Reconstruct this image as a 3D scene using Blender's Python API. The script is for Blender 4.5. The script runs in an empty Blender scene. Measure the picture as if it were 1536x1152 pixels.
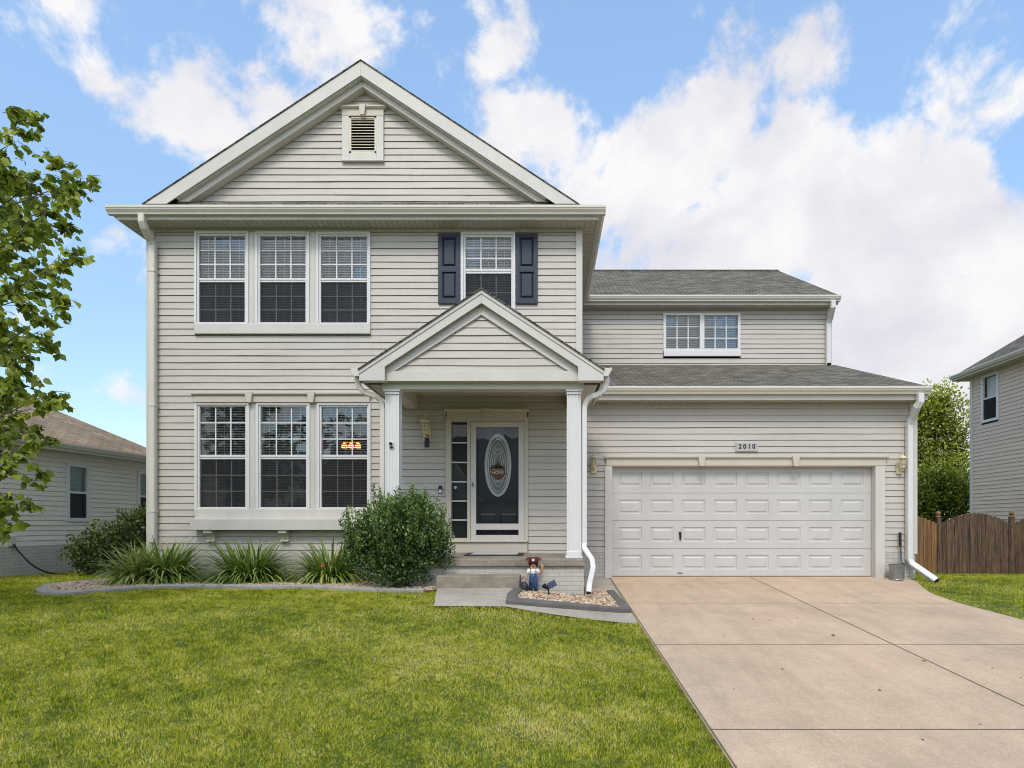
import bpy, bmesh, math, random
import numpy as np
from mathutils import Vector, Matrix
random.seed(7); rng = np.random.default_rng(11)
S = bpy.context.scene
COL = S.collection
R = math.radians
# ---------------------------------------------------------------- survey: camera at x=0,y=0,z=1.8
CX, HY, F, CZ = 820.0, 785.0, 900.0, 1.8
def X(px, Y): return (px - CX) * Y / F
def Z(py, Y): return CZ + (HY - py) * Y / F
YM, YG, YD, YP = 10.6, 11.25, 14.5, 9.0      # main wall, garage wall, upper wing wall, porch columns

# ---------------------------------------------------------------- materials
def newmat(name):
    m = bpy.data.materials.new(name); m.use_nodes = True
    nt = m.node_tree; b = nt.nodes['Principled BSDF']
    return m, nt, b
def N(nt, t, **kw):
    n = nt.nodes.new(t)
    for k, v in kw.items(): setattr(n, k, v)
    return n
def rgb(c): return (c[0], c[1], c[2], 1.0)
def surf(name, col, rough=.6, var=.12, scale=3.0, bump=0.0, bscale=60.0, metal=0.0, col2=None, stretch=(1,1,1), fine=0.0, fscale=150.0, spec=.5, blotch=None):
    """painted / plain surface: base colour varied by noise, optional fine grain and bump"""
    m, nt, b = newmat(name); L = nt.links.new
    tc = N(nt, 'ShaderNodeTexCoord'); mp = N(nt, 'ShaderNodeMapping'); mp.inputs['Scale'].default_value = stretch
    L(tc.outputs['Object'], mp.inputs['Vector'])
    no = N(nt, 'ShaderNodeTexNoise'); no.inputs['Scale'].default_value = scale; no.inputs['Detail'].default_value = 6
    no.inputs['Roughness'].default_value = .65
    L(mp.outputs[0], no.inputs['Vector'])
    rp = N(nt, 'ShaderNodeValToRGB'); c2 = col2 or tuple(c * (1 - var) for c in col)
    rp.color_ramp.elements[0].position = .3; rp.color_ramp.elements[1].position = .7
    rp.color_ramp.elements[0].color = rgb(c2); rp.color_ramp.elements[1].color = rgb(col)
    L(no.outputs['Fac'], rp.inputs[0]); out = rp.outputs[0]
    if fine:
        n2 = N(nt, 'ShaderNodeTexNoise'); n2.inputs['Scale'].default_value = fscale; n2.inputs['Detail'].default_value = 3
        L(mp.outputs[0], n2.inputs['Vector'])
        r2 = N(nt, 'ShaderNodeMapRange'); r2.inputs['From Min'].default_value = .3; r2.inputs['From Max'].default_value = .7
        r2.inputs['To Min'].default_value = 1 - fine; r2.inputs['To Max'].default_value = 1 + fine
        L(n2.outputs['Fac'], r2.inputs['Value'])
        mx = N(nt, 'ShaderNodeVectorMath', operation='SCALE'); L(out, mx.inputs[0]); L(r2.outputs[0], mx.inputs['Scale']); out = mx.outputs[0]
    if blotch:
        for q, (bs, amt, st_, seed) in enumerate(blotch):
            m5 = N(nt, 'ShaderNodeMapping'); m5.inputs['Scale'].default_value = st_; m5.inputs['Location'].default_value = (seed, seed*.7, seed*.3); L(tc.outputs['Object'], m5.inputs['Vector'])
            n5 = N(nt, 'ShaderNodeTexNoise'); n5.inputs['Scale'].default_value = bs; n5.inputs['Detail'].default_value = 9; n5.inputs['Roughness'].default_value = .7; L(m5.outputs[0], n5.inputs['Vector'])
            r5 = N(nt, 'ShaderNodeMapRange'); r5.inputs['From Min'].default_value = .32; r5.inputs['From Max'].default_value = .62; r5.inputs['To Min'].default_value = 1 - amt; r5.inputs['To Max'].default_value = 1 + amt*.35; L(n5.outputs['Fac'], r5.inputs['Value'])
            s5 = N(nt, 'ShaderNodeVectorMath', operation='SCALE'); L(out, s5.inputs[0]); L(r5.outputs[0], s5.inputs['Scale']); out = s5.outputs[0]
    L(out, b.inputs['Base Color'])
    b.inputs['Roughness'].default_value = rough; b.inputs['Metallic'].default_value = metal
    b.inputs['Specular IOR Level'].default_value = spec
    if bump:
        n3 = N(nt, 'ShaderNodeTexNoise'); n3.inputs['Scale'].default_value = bscale; n3.inputs['Detail'].default_value = 4
        L(mp.outputs[0], n3.inputs['Vector'])
        bp = N(nt, 'ShaderNodeBump'); bp.inputs['Strength'].default_value = bump; bp.inputs['Distance'].default_value = .01
        L(n3.outputs['Fac'], bp.inputs['Height']); L(bp.outputs[0], b.inputs['Normal'])
    return m
def brickmat(name, c1, c2, mortar, bw, bh, msize, bump=.4, noise=.25, offset=.5, rough=.8, nscale=1.2, bdist=.01, streak=False):
    """masonry or shingle courses laid out in metres on the face's own UV"""
    m, nt, b = newmat(name); L = nt.links.new
    uv = N(nt, 'ShaderNodeUVMap')
    wob = N(nt, 'ShaderNodeTexNoise'); wob.inputs['Scale'].default_value = 3; L(uv.outputs[0], wob.inputs['Vector'])
    br = N(nt, 'ShaderNodeTexBrick'); br.offset = offset
    br.inputs['Scale'].default_value = 1; br.inputs['Brick Width'].default_value = bw; br.inputs['Row Height'].default_value = bh
    br.inputs['Mortar Size'].default_value = msize; br.inputs['Mortar Smooth'].default_value = .3; br.inputs['Bias'].default_value = 0
    br.inputs['Color1'].default_value = rgb(c1); br.inputs['Color2'].default_value = rgb(c2); br.inputs['Mortar'].default_value = rgb(mortar)
    va = N(nt, 'ShaderNodeVectorMath', operation='MULTIPLY_ADD'); va.inputs[1].default_value = (.02, .008, 0)
    L(wob.outputs['Color'], va.inputs[0]); L(uv.outputs[0], va.inputs[2]); L(va.outputs[0], br.inputs['Vector'])
    no = N(nt, 'ShaderNodeTexNoise'); no.inputs['Scale'].default_value = nscale; no.inputs['Detail'].default_value = 8; no.inputs['Roughness'].default_value = .7
    L(uv.outputs[0], no.inputs['Vector'])
    mr = N(nt, 'ShaderNodeMapRange'); mr.inputs['From Min'].default_value = .3; mr.inputs['From Max'].default_value = .7
    mr.inputs['To Min'].default_value = 1 - noise; mr.inputs['To Max'].default_value = 1 + noise
    L(no.outputs['Fac'], mr.inputs['Value'])
    n2 = N(nt, 'ShaderNodeTexNoise'); n2.inputs['Scale'].default_value = 120; n2.inputs['Detail'].default_value = 2; L(uv.outputs[0], n2.inputs['Vector'])
    m2 = N(nt, 'ShaderNodeMapRange'); m2.inputs['From Min'].default_value = .3; m2.inputs['From Max'].default_value = .7
    m2.inputs['To Min'].default_value = .75; m2.inputs['To Max'].default_value = 1.25; L(n2.outputs['Fac'], m2.inputs['Value'])
    mm = N(nt, 'ShaderNodeMath', operation='MULTIPLY'); L(mr.outputs[0], mm.inputs[0]); L(m2.outputs[0], mm.inputs[1])
    sc = N(nt, 'ShaderNodeVectorMath', operation='SCALE'); L(br.outputs['Color'], sc.inputs[0]); L(mm.outputs[0], sc.inputs['Scale'])
    L(sc.outputs[0], b.inputs['Base Color']); b.inputs['Roughness'].default_value = rough; b.inputs['Specular IOR Level'].default_value = .25
    inv = N(nt, 'ShaderNodeMath', operation='SUBTRACT'); inv.inputs[0].default_value = 1; L(br.outputs['Fac'], inv.inputs[1])
    bp = N(nt, 'ShaderNodeBump'); bp.inputs['Strength'].default_value = bump; bp.inputs['Distance'].default_value = bdist
    ad = N(nt, 'ShaderNodeMath', operation='MULTIPLY_ADD'); ad.inputs[1].default_value = .4; L(n2.outputs['Fac'], ad.inputs[0]); L(inv.outputs[0], ad.inputs[2])
    L(ad.outputs[0], bp.inputs['Height']); L(bp.outputs[0], b.inputs['Normal'])
    return m
def leafmat(name, cols, trans=.3, rough=.5, patch=None, spec=.4, patch2=None):
    """leaf colour from the per-leaf 'tint' attribute; light passes through"""
    m, nt, b = newmat(name); L = nt.links.new
    at = N(nt, 'ShaderNodeAttribute', attribute_name='tint')
    rp = N(nt, 'ShaderNodeValToRGB'); els = rp.color_ramp.elements
    for i, c in enumerate(cols):
        p = i / (len(cols) - 1)
        e = els[0] if i == 0 else (els[len(els) - 1] if i == len(cols) - 1 else els.new(p))
        e.position = p; e.color = rgb(c)
    fac = at.outputs['Fac']
    for patch in [q for q in (patch, patch2) if q]:
        tc = N(nt, 'ShaderNodeTexCoord'); no = N(nt, 'ShaderNodeTexNoise'); no.inputs['Scale'].default_value = patch[0]; no.inputs['Detail'].default_value = 5
        no.inputs['Roughness'].default_value = .62; L(tc.outputs['Object'], no.inputs['Vector'])
        mr = N(nt, 'ShaderNodeMapRange'); mr.inputs['From Min'].default_value = .3; mr.inputs['From Max'].default_value = .72
        mr.inputs['To Min'].default_value = -patch[1]; mr.inputs['To Max'].default_value = patch[1]; L(no.outputs['Fac'], mr.inputs['Value'])
        ad = N(nt, 'ShaderNodeMath', operation='ADD'); ad.use_clamp = True; L(fac, ad.inputs[0]); L(mr.outputs[0], ad.inputs[1]); fac = ad.outputs[0]
    L(fac, rp.inputs[0]); L(rp.outputs[0], b.inputs['Base Color']); b.inputs['Roughness'].default_value = rough; b.inputs['Specular IOR Level'].default_value = spec
    tr = N(nt, 'ShaderNodeBsdfTranslucent'); L(rp.outputs[0], tr.inputs['Color'])
    mx = N(nt, 'ShaderNodeMixShader'); mx.inputs[0].default_value = trans
    L(b.outputs[0], mx.inputs[1]); L(tr.outputs[0], mx.inputs[2]); L(mx.outputs[0], nt.nodes['Material Output'].inputs[0])
    return m
def glassmat(name, tint=(.9, .93, .92), refl=.5, base=.06):
    m, nt, b = newmat(name); nt.nodes.remove(b); L = nt.links.new
    t = N(nt, 'ShaderNodeBsdfTransparent'); t.inputs[0].default_value = rgb(tint)
    g = N(nt, 'ShaderNodeBsdfGlossy'); g.inputs['Roughness'].default_value = .01; g.inputs['Color'].default_value = (1, 1, 1, 1)
    fr = N(nt, 'ShaderNodeFresnel'); fr.inputs['IOR'].default_value = 1.5
    ma = N(nt, 'ShaderNodeMath', operation='MULTIPLY_ADD'); ma.inputs[1].default_value = refl * 2; ma.inputs[2].default_value = base; ma.use_clamp = True
    no = N(nt, 'ShaderNodeTexNoise'); no.inputs['Scale'].default_value = 2.2; tc = N(nt, 'ShaderNodeTexCoord'); L(tc.outputs['Object'], no.inputs['Vector'])
    bp = N(nt, 'ShaderNodeBump'); bp.inputs['Strength'].default_value = .12; bp.inputs['Distance'].default_value = .02; L(no.outputs['Fac'], bp.inputs['Height']); L(bp.outputs[0], g.inputs['Normal'])
    L(fr.outputs[0], ma.inputs[0])
    mx = N(nt, 'ShaderNodeMixShader'); L(ma.outputs[0], mx.inputs[0]); L(t.outputs[0], mx.inputs[1]); L(g.outputs[0], mx.inputs[2])
    L(mx.outputs[0], nt.nodes['Material Output'].inputs[0]); return m
def meshmat(name, col, opacity):
    m, nt, b = newmat(name); L = nt.links.new
    b.inputs['Base Color'].default_value = rgb(col); b.inputs['Roughness'].default_value = .9; b.inputs['Specular IOR Level'].default_value = .1
    t = N(nt, 'ShaderNodeBsdfTransparent'); mx = N(nt, 'ShaderNodeMixShader'); mx.inputs[0].default_value = opacity
    no = N(nt, 'ShaderNodeTexNoise'); no.inputs['Scale'].default_value = 4; tc = N(nt, 'ShaderNodeTexCoord'); L(tc.outputs['Object'], no.inputs['Vector'])
    rp = N(nt, 'ShaderNodeValToRGB'); rp.color_ramp.elements[0].color = rgb([c * .7 for c in col]); rp.color_ramp.elements[1].color = rgb([c * 1.3 for c in col])
    L(no.outputs['Fac'], rp.inputs[0]); L(rp.outputs[0], b.inputs['Base Color'])
    L(t.outputs[0], mx.inputs[1]); L(b.outputs[0], mx.inputs[2]); L(mx.outputs[0], nt.nodes['Material Output'].inputs[0]); return m
def emit(name, col, s):
    m, nt, b = newmat(name); b.inputs['Base Color'].default_value = rgb(col)
    b.inputs['Emission Color'].default_value = rgb(col); b.inputs['Emission Strength'].default_value = s; return m

SIDING = surf('vinyl_siding', (.505, .462, .405), .55, .07, 1.1, .05, 40, fine=.035, fscale=25, stretch=(.35, 1, 3), blotch=[(1.6, .035, (2.5, 1, .2), 3.0), (.9, .05, (1, 1, 1), 5.0)])
TRIM = surf('cream_trim', (.585, .55, .495), .5, .06, 2, 0, fine=.02, fscale=40, blotch=[(2, .08, (1.5, 1, .5), 2.0)])
HEADER = surf('beige_trim', (.54, .485, .395), .5, .07, 2, 0, fine=.02, fscale=40)
WHITE = surf('white_vinyl', (.66, .645, .62), .4, .04, 2)
COLUMN = surf('white_column_paint', (.68, .665, .645), .4, .04, 2)
GUTTER = surf('cream_gutter', (.62, .58, .50), .38, .09, 2.5, fine=.03, fscale=30)
SOFFIT = surf('soffit_vinyl', (.52, .49, .42), .6, .1, 2)
GDOOR = surf('garage_door_paint', (.53, .51, .487), .45, .05, 1.6, .03, 60, fine=.02, fscale=60, blotch=[(1.5, .07, (1, 1, .6), 8.0)])
BLIND = surf('blind_slat', (.72, .72, .72), .5, .05, 3)
NAVY = surf('navy_shutter', (.009, .019, .040), .5, .25, 4, .05, 80)
DARKDOOR = surf('dark_door_paint', (.012, .013, .016), .35, .3, 4)
BLACK = surf('black_plastic', (.012, .012, .014), .45, .2, 8)
BRASS = surf('aged_brass', (.74, .65, .40), .4, .2, 14, metal=.12)
STEEL = surf('galvanised_steel', (.34, .34, .33), .38, .35, 6, metal=.7)
LOUVER = surf('louver_paint', (.66, .58, .44), .5, .12, 6)
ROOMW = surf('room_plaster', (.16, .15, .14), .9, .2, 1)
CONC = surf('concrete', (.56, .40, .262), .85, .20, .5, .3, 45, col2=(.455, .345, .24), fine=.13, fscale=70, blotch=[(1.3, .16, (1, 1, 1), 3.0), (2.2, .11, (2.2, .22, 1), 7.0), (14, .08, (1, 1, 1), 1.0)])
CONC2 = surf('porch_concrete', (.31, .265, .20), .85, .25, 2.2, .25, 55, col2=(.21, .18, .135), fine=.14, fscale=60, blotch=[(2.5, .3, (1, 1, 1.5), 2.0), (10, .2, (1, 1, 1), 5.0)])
WALKC = surf('walk_concrete', (.42, .375, .30), .85, .15, 1.5, .2, 55, col2=(.35, .31, .245), fine=.12, fscale=70, blotch=[(1.8, .22, (1, 1, 1), 4.0), (9, .14, (1, 1, 1), 6.0)])
EDGE = surf('edging_concrete', (.36, .345, .31), .9, .3, 6, .5, 30, fine=.15, fscale=60)
EDGE2 = surf('dark_edging', (.14, .13, .118), .9, .35, 5, .5, 30, fine=.15, fscale=60)
JOINT = surf('joint_gap', (.13, .105, .08), .95, .3, 5)
BRICK = brickmat('painted_brick', (.50, .475, .425), (.465, .44, .395), (.40, .38, .34), .2, .067, .008, .5, .1, rough=.6)
SHINGLE = brickmat('shingles', (.105, .092, .068), (.195, .174, .132), (.036, .032, .025), .24, .135, .010, .8, .28, rough=.95, nscale=2.5, bdist=.02)
SHINGLE_BR = brickmat('brown_shingles', (.36, .265, .175), (.25, .185, .125), (.13, .095, .07), .30, .135, .009, .6, .22, rough=.95, nscale=2, bdist=.015)
GLASS = glassmat('window_glass', refl=.6, base=.03)
NGLASS = glassmat('neighbour_glass', (.88, .9, .9), refl=.06, base=.008)
DGLASS = glassmat('storm_glass', (.86, .87, .86), refl=.3, base=.012)
SCREEN = meshmat('insect_screen', (.028, .028, .03), .66)
FROST = meshmat('frosted_glass', (.34, .36, .34), .8)
LAMPGLASS = meshmat('lantern_glass', (.6, .57, .45), .45)
BULB = emit('warm_bulb', (1, .42, .06), 5.0)
BARK = surf('bark', (.075, .06, .048), .95, .4, 8, .6, 25, stretch=(1, 1, .3))
TWIG = surf('twig_bark', (.11, .085, .07), .9, .3, 12)
SOIL = surf('turf_soil', (.11, .14, .02), 1, .4, 9, .3, 40, col2=(.05, .075, .010), fine=.3, fscale=60)
BEDSOIL = surf('bed_soil', (.16, .12, .085), 1, .4, 9, .6, 30, fine=.3, fscale=80)
ASPHALT = surf('asphalt', (.07, .07, .07), .95, .3, 2, .3, 80, fine=.2, fscale=90)
FENCE = surf('weathered_fence', (.19, .12, .07), .9, .5, 5, .5, 40, col2=(.035, .022, .015), stretch=(4.0, 1, .3), fine=.4, fscale=16)
FENCE_OR = surf('stained_fence', (.36, .19, .075), .85, .4, 5, .3, 40, col2=(.12, .06, .026), stretch=(3.0, 1, .15), fine=.2, fscale=30)
NSID_L = surf('neighbour_siding_left', (.76, .71, .625), .6, .08, 1.5, fine=.03, fscale=20)
NSID_R = surf('neighbour_siding_right', (.66, .53, .43), .6, .08, 1.5, fine=.03, fscale=20)
GREENBLIND = surf('green_shade', (.17, .27, .235), .8, .15, 2)

# ---------------------------------------------------------------- mesh helpers
WORLD_ROOT = {}
class MB:
    def __init__(s): s.v = []; s.f = []
    def poly(s, pts):
        i = len(s.v); s.v += [tuple(p) for p in pts]; s.f.append(tuple(range(i, i + len(pts)))); return s
    def box(s, x0, x1, y0, y1, z0, z1):
        if x0 > x1: x0, x1 = x1, x0
        if y0 > y1: y0, y1 = y1, y0
        if z0 > z1: z0, z1 = z1, z0
        i = len(s.v)
        s.v += [(x0,y0,z0),(x1,y0,z0),(x1,y1,z0),(x0,y1,z0),(x0,y0,z1),(x1,y0,z1),(x1,y1,z1),(x0,y1,z1)]
        for f in ((0,3,2,1),(4,5,6,7),(0,1,5,4),(1,2,6,5),(2,3,7,6),(3,0,4,7)): s.f.append(tuple(i + k for k in f))
        return s
    def prism(s, a, b):
        i = len(s.v); n = len(a); s.v += [tuple(p) for p in a] + [tuple(p) for p in b]
        s.f.append(tuple(range(i, i + n))); s.f.append(tuple(range(i + 2*n - 1, i + n - 1, -1)))
        for k in range(n):
            j = (k + 1) % n; s.f.append((i + k, i + j, i + n + j, i + n + k))
        return s
    def prism_y(s, pz, y0, y1): return s.prism([(x, y0, z) for x, z in pz], [(x, y1, z) for x, z in pz])
    def prism_x(s, yz, x0, x1): return s.prism([(x0, y, z) for y, z in yz], [(x1, y, z) for y, z in yz])
    def prism_z(s, xy, z0, z1): return s.prism([(x, y, z0) for x, y in xy], [(x, y, z1) for x, y in xy])
    def sweep(s, path, prof, ref=(0, 0, 1), scales=None, caps=True):
        """prof: list of (a,b) in the plane across the path; a along the side axis, b along the other"""
        P = [Vector(p) for p in path]; rings = []; n = len(prof); ref = Vector(ref)
        for k, p in enumerate(P):
            d = (P[min(k+1, len(P)-1)] - P[max(k-1, 0)]).normalized()
            a = d.cross(ref)
            if a.length < 1e-4: a = d.cross(Vector((1, 0, 0)))
            a.normalize(); b = a.cross(d).normalized(); sc = scales[k] if scales else 1
            i = len(s.v); s.v += [tuple(p + a * (u * sc) + b * (v * sc)) for u, v in prof]; rings.append(i)
        for r0, r1 in zip(rings, rings[1:]):
            for k in range(n): j = (k + 1) % n; s.f.append((r0 + k, r0 + j, r1 + j, r1 + k))
        if caps: s.f.append(tuple(range(rings[0], rings[0] + n))); s.f.append(tuple(range(rings[-1] + n - 1, rings[-1] - 1, -1)))
        return s
    def tube(s, path, r, n=8, r1=None):
        prof = [(math.cos(2*math.pi*k/n), math.sin(2*math.pi*k/n)) for k in range(n)]
        m = len(path); r1 = r if r1 is None else r1
        d = Vector(path[-1]) - Vector(path[0]); ref = (0, 0, 1) if abs(d.normalized().z) < .9 else (0, 1, 0)
        return s.sweep(path, prof, ref, [r + (r1 - r) * k / max(1, m - 1) for k in range(m)])
    def lathe(s, c, prof, n=16):
        cx, cy, cz = c; rings = []
        for r, z in prof:
            i = len(s.v); s.v += [(cx + r*math.cos(2*math.pi*k/n), cy + r*math.sin(2*math.pi*k/n), cz + z) for k in range(n)]; rings.append(i)
        for r0, r1 in zip(rings, rings[1:]):
            for k in range(n): j = (k+1) % n; s.f.append((r0+k, r0+j, r1+j, r1+k))
        s.f.append(tuple(range(rings[0] + n - 1, rings[0] - 1, -1))); s.f.append(tuple(range(rings[-1], rings[-1] + n))); return s
    def ball(s, c, rx, ry=None, rz=None, n=12):
        ry = ry or rx; rz = rz or rx; m = max(4, n // 2); rings = []
        for a in range(1, m):
            t = math.pi * a / m; i = len(s.v); rings.append(i)
            s.v += [(c[0]+rx*math.sin(t)*math.cos(2*math.pi*k/n), c[1]+ry*math.sin(t)*math.sin(2*math.pi*k/n), c[2]+rz*math.cos(t)) for k in range(n)]
        for r0, r1 in zip(rings, rings[1:]):
            for k in range(n): j = (k+1) % n; s.f.append((r0+k, r0+j, r1+j, r1+k))
        i = len(s.v); s.v += [(c[0], c[1], c[2]+rz), (c[0], c[1], c[2]-rz)]
        for k in range(n):
            j = (k+1) % n; s.f.append((i, rings[0]+k, rings[0]+j)); s.f.append((i+1, rings[-1]+j, rings[-1]+k))
        return s
    def build(s, name, mat, parent=None, bevel=0, smooth=False, origin=None, fixn=True):
        me = bpy.data.meshes.new(name); v = s.v
        if origin: v = [(a-origin[0], b-origin[1], c-origin[2]) for a, b, c in v]
        me.from_pydata(v, [], s.f); me.update()
        if fixn:
            bm = bmesh.new(); bm.from_mesh(me); bmesh.ops.recalc_face_normals(bm, faces=bm.faces); bm.to_mesh(me); bm.free()
        autouv(me)
        if smooth: me.polygons.foreach_set('use_smooth', [True] * len(me.polygons))
        return link(name, me, mat, parent, bevel, origin)
def autouv(me):
    uvl = me.uv_layers.new(name='UVMap'); co = [v.co for v in me.vertices]; d = uvl.data
    for p in me.polygons:
        n = p.normal; u = Vector((-n.y, n.x, 0))
        if u.length < .05: u = Vector((1, 0, 0))
        u.normalize()
        if abs(u.x) > abs(u.y):
            if u.x < 0: u = -u
        elif u.y < 0: u = -u
        w = n.cross(u)
        if w.z < -1e-4: w = -w
        for li in p.loop_indices:
            c = co[me.loops[li].vertex_index]; d[li].uv = (c.dot(u), c.dot(w))
def link(name, me, mat, parent=None, bevel=0, origin=None):
    o = bpy.data.objects.new(name, me); COL.objects.link(o)
    if mat: me.materials.append(mat)
    if origin: o.location = origin
    if parent:
        o.parent = parent
        if parent.name in WORLD_ROOT: o.matrix_parent_inverse = Matrix.Translation(-WORLD_ROOT[parent.name])
    if bevel:
        b = o.modifiers.new('edge', 'BEVEL'); b.width = bevel; b.segments = 2; b.limit_method = 'ANGLE'
    return o
def tag(o, label=None, cat=None, group=None, kind=None):
    if label: o['label'] = label
    if cat: o['category'] = cat
    if group: o['group'] = group
    if kind: o['kind'] = kind
    return o
def thing(name, label, cat, loc, group=None, world=False):
    o = bpy.data.objects.new(name, None); COL.objects.link(o); o.location = loc; o.empty_display_size = .2
    if world: WORLD_ROOT[o.name] = Vector(loc)
    return tag(o, label, cat, group)
def copy_tree(o, loc, label=None, rz=None):
    c = o.copy(); COL.objects.link(c); c.location = loc
    if label: c['label'] = label
    if rz is not None: c.rotation_euler.z = rz
    def kids(a, b):
        for ch in [k for k in bpy.data.objects if k.parent == a]:
            d = ch.copy(); COL.objects.link(d); d.parent = b; kids(ch, d)
    kids(o, c); return c
def text_mesh(txt, size, depth):
    cu = bpy.data.curves.new('lettering', 'FONT'); cu.body = txt; cu.size = size; cu.extrude = depth; cu.align_x = 'CENTER'; cu.align_y = 'CENTER'
    cu.offset = size * .022
    o = bpy.data.objects.new('lettering', cu); COL.objects.link(o)
    bpy.context.view_layer.update()
    me = bpy.data.meshes.new_from_object(o.evaluated_get(bpy.context.evaluated_depsgraph_get()))
    bpy.data.objects.remove(o)
    me.transform(Matrix.Rotation(R(90), 4, 'X')); return me
def siding(mb, p0, du, nrm, L, z0, z1, openings=(), clip=None, h=.1175, lap=.021, seam=3.7, zbase=0.0):
    """lap siding courses: each course a sloped face, a lip under it and a small recess"""
    p0 = Vector((p0[0], p0[1], 0)); du = Vector((du[0], du[1], 0)); nr = Vector((nrm[0], nrm[1], 0))
    def P(u, z, o): q = p0 + du * u + nr * o; return (q.x, q.y, z)
    k = 0; z = z0
    while z < z1 - 1e-4:
        zt = min(z + h, z1); zm = (z + zt) / 2
        iv = [(0.0, L)]
        for (a, b, za, zb) in openings:
            if za < zm < zb:
                new = []
                for s, e in iv:
                    if b <= s or a >= e: new.append((s, e)); continue
                    if a > s: new.append((s, a))
                    if b < e: new.append((b, e))
                iv = new
        cb, ct = (clip(z), clip(zt)) if clip else ((0, L), (0, L))
        for s, e in iv:
            cuts = [s]; u = s + (((k // 2) * 1.37 + 1.9) % seam)
            while u < e - .4: cuts.append(u); u += seam
            cuts.append(e)
            for q, (a, b) in enumerate(zip(cuts, cuts[1:])):
                ab, bb = max(a, cb[0]), min(b, cb[1]); at, bt = max(a, ct[0]), min(b, ct[1])
                if bb <= ab: continue
                if bt < at: at = bt = (at + bt) / 2
                t = .0022 * (q % 2); g = .0012 if q else 0
                ab += g; at += g
                m = max(1, int((bb - ab) / .45))
                for w in range(m):        # vinyl is never dead straight: the lip wanders a little
                    f0, f1 = w / m, (w + 1) / m
                    p, r, q0, q1 = ab + (bb-ab)*f0, ab + (bb-ab)*f1, at + (bt-at)*f0, at + (bt-at)*f1
                    def wz(u): return .0020*math.sin(u*1.3 + k*2.1) + .0016*math.sin(u*3.3 + k*5.3)
                    def wo(u): return t + .0022*math.sin(u*1.7 + k*3.7) + .0014*math.sin(u*4.1 + k*1.9)
                    za, zb_ = z + wz(p), z + wz(r); oa, ob = wo(p), wo(r)
                    mb.poly([P(p, za, lap + oa), P(r, zb_, lap + ob), P(q1, zt - .0075, .007 + t), P(q0, zt - .0075, .007 + t)])
                    mb.poly([P(p, za, -.006), P(r, zb_, -.006), P(r, zb_, lap + ob), P(p, za, lap + oa)])
                    mb.poly([P(q0, zt - .0075, .007 + t), P(q1, zt - .0075, .007 + t), P(q1, zt - .0075, -.006), P(q0, zt - .0075, -.006)])
                    mb.poly([P(q0, zt - .0075, -.006), P(q1, zt - .0075, -.006), P(q1, zt + .004, -.006), P(q0, zt + .004, -.006)])
        z += h; k += 1
    return mb

# ---------------------------------------------------------------- terrain
def zd(y): return .07 * np.asarray(y, float) - .0125
def lawn_z(x, y):
    x = np.asarray(x, float); y = np.asarray(y, float)
    zl = np.interp(y, [-60, -4, 0, 3.8, 5, 6.5, 7.3, 8, 9, 11.5, 16, 60], [-.3, -.3, -.02, .30, .44, .65, .785, .825, .825, .785, .75, .6])
    zr = np.interp(y, [-60, -4, 0, 11.25, 13, 15.3, 30, 60], [-.3, -.3, -.02, .765, .68, .49, .4, .4])
    zm = np.interp(y, [-60, -4, 0, 11.25, 60], [-.3, -.3, -.0125, .775, .775])
    w = np.clip((x + .5) / 1.6, 0, 1); zz = zl * (1 - w) + zm * w
    w2 = np.clip((x - 5.6) / 1.2, 0, 1)
    return zz * (1 - w2) + zr * w2
def lz(x, y): return float(lawn_z(x, y))
def drive_right(y): return np.interp(y, [-5, 7.8, 8.9, 9.6, 10.1, 10.8, 11.3], [6.2, 6.2, 6.1, 6.17, 6.35, 6.66, 6.72])
def inpoly(x, y, poly):
    c = np.zeros(len(x), bool); n = len(poly)
    for i in range(n):
        x0, y0 = poly[i]; x1, y1 = poly[(i+1) % n]
        m = ((y0 > y) != (y1 > y)) & (x < (x1 - x0) * (y - y0) / (y1 - y0 + 1e-12) + x0); c ^= m
    return c
def smoothpath(pts, n=6):
    out = []; P = [np.array(p, float) for p in pts]
    for i in range(len(P) - 1):
        a, b, c, d = P[max(i-1, 0)], P[i], P[i+1], P[min(i+2, len(P)-1)]
        for k in range(n):
            t = k / n; out.append(tuple(.5*((2*b)+(-a+c)*t+(2*a-5*b+4*c-d)*t*t+(-a+3*b-3*c+d)*t**3)))
    out.append(tuple(P[-1])); return out
def sheet(poly, mat, name, dz, kind, step=.25, origin=None):
    """a ground sheet following the terrain inside a polygon (grid cut by bisecting)"""
    xs = [p[0] for p in poly]; ys = [p[1] for p in poly]
    bm = bmesh.new(); bm.faces.new([bm.verts.new((x, y, 0)) for x, y in poly])
    for a0, a1, ax in ((min(xs), max(xs), 0), (min(ys), max(ys), 1)):
        t = math.floor(a0 / step) * step + step
        while t < a1:
            co = [0, 0, 0]; co[ax] = t; no = [0, 0, 0]; no[ax] = 1
            bmesh.ops.bisect_plane(bm, geom=bm.verts[:] + bm.edges[:] + bm.faces[:], plane_co=co, plane_no=no); t += step
    for v in bm.verts: v.co.z = lz(v.co.x, v.co.y) + (dz(v.co.x, v.co.y) if callable(dz) else dz)
    me = bpy.data.meshes.new(name); bm.normal_update(); bm.to_mesh(me); bm.free()
    for p in me.polygons:
        if p.normal.z < 0: p.flip()
    autouv(me); o = link(name, me, mat); return tag(o, kind=kind)
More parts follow.
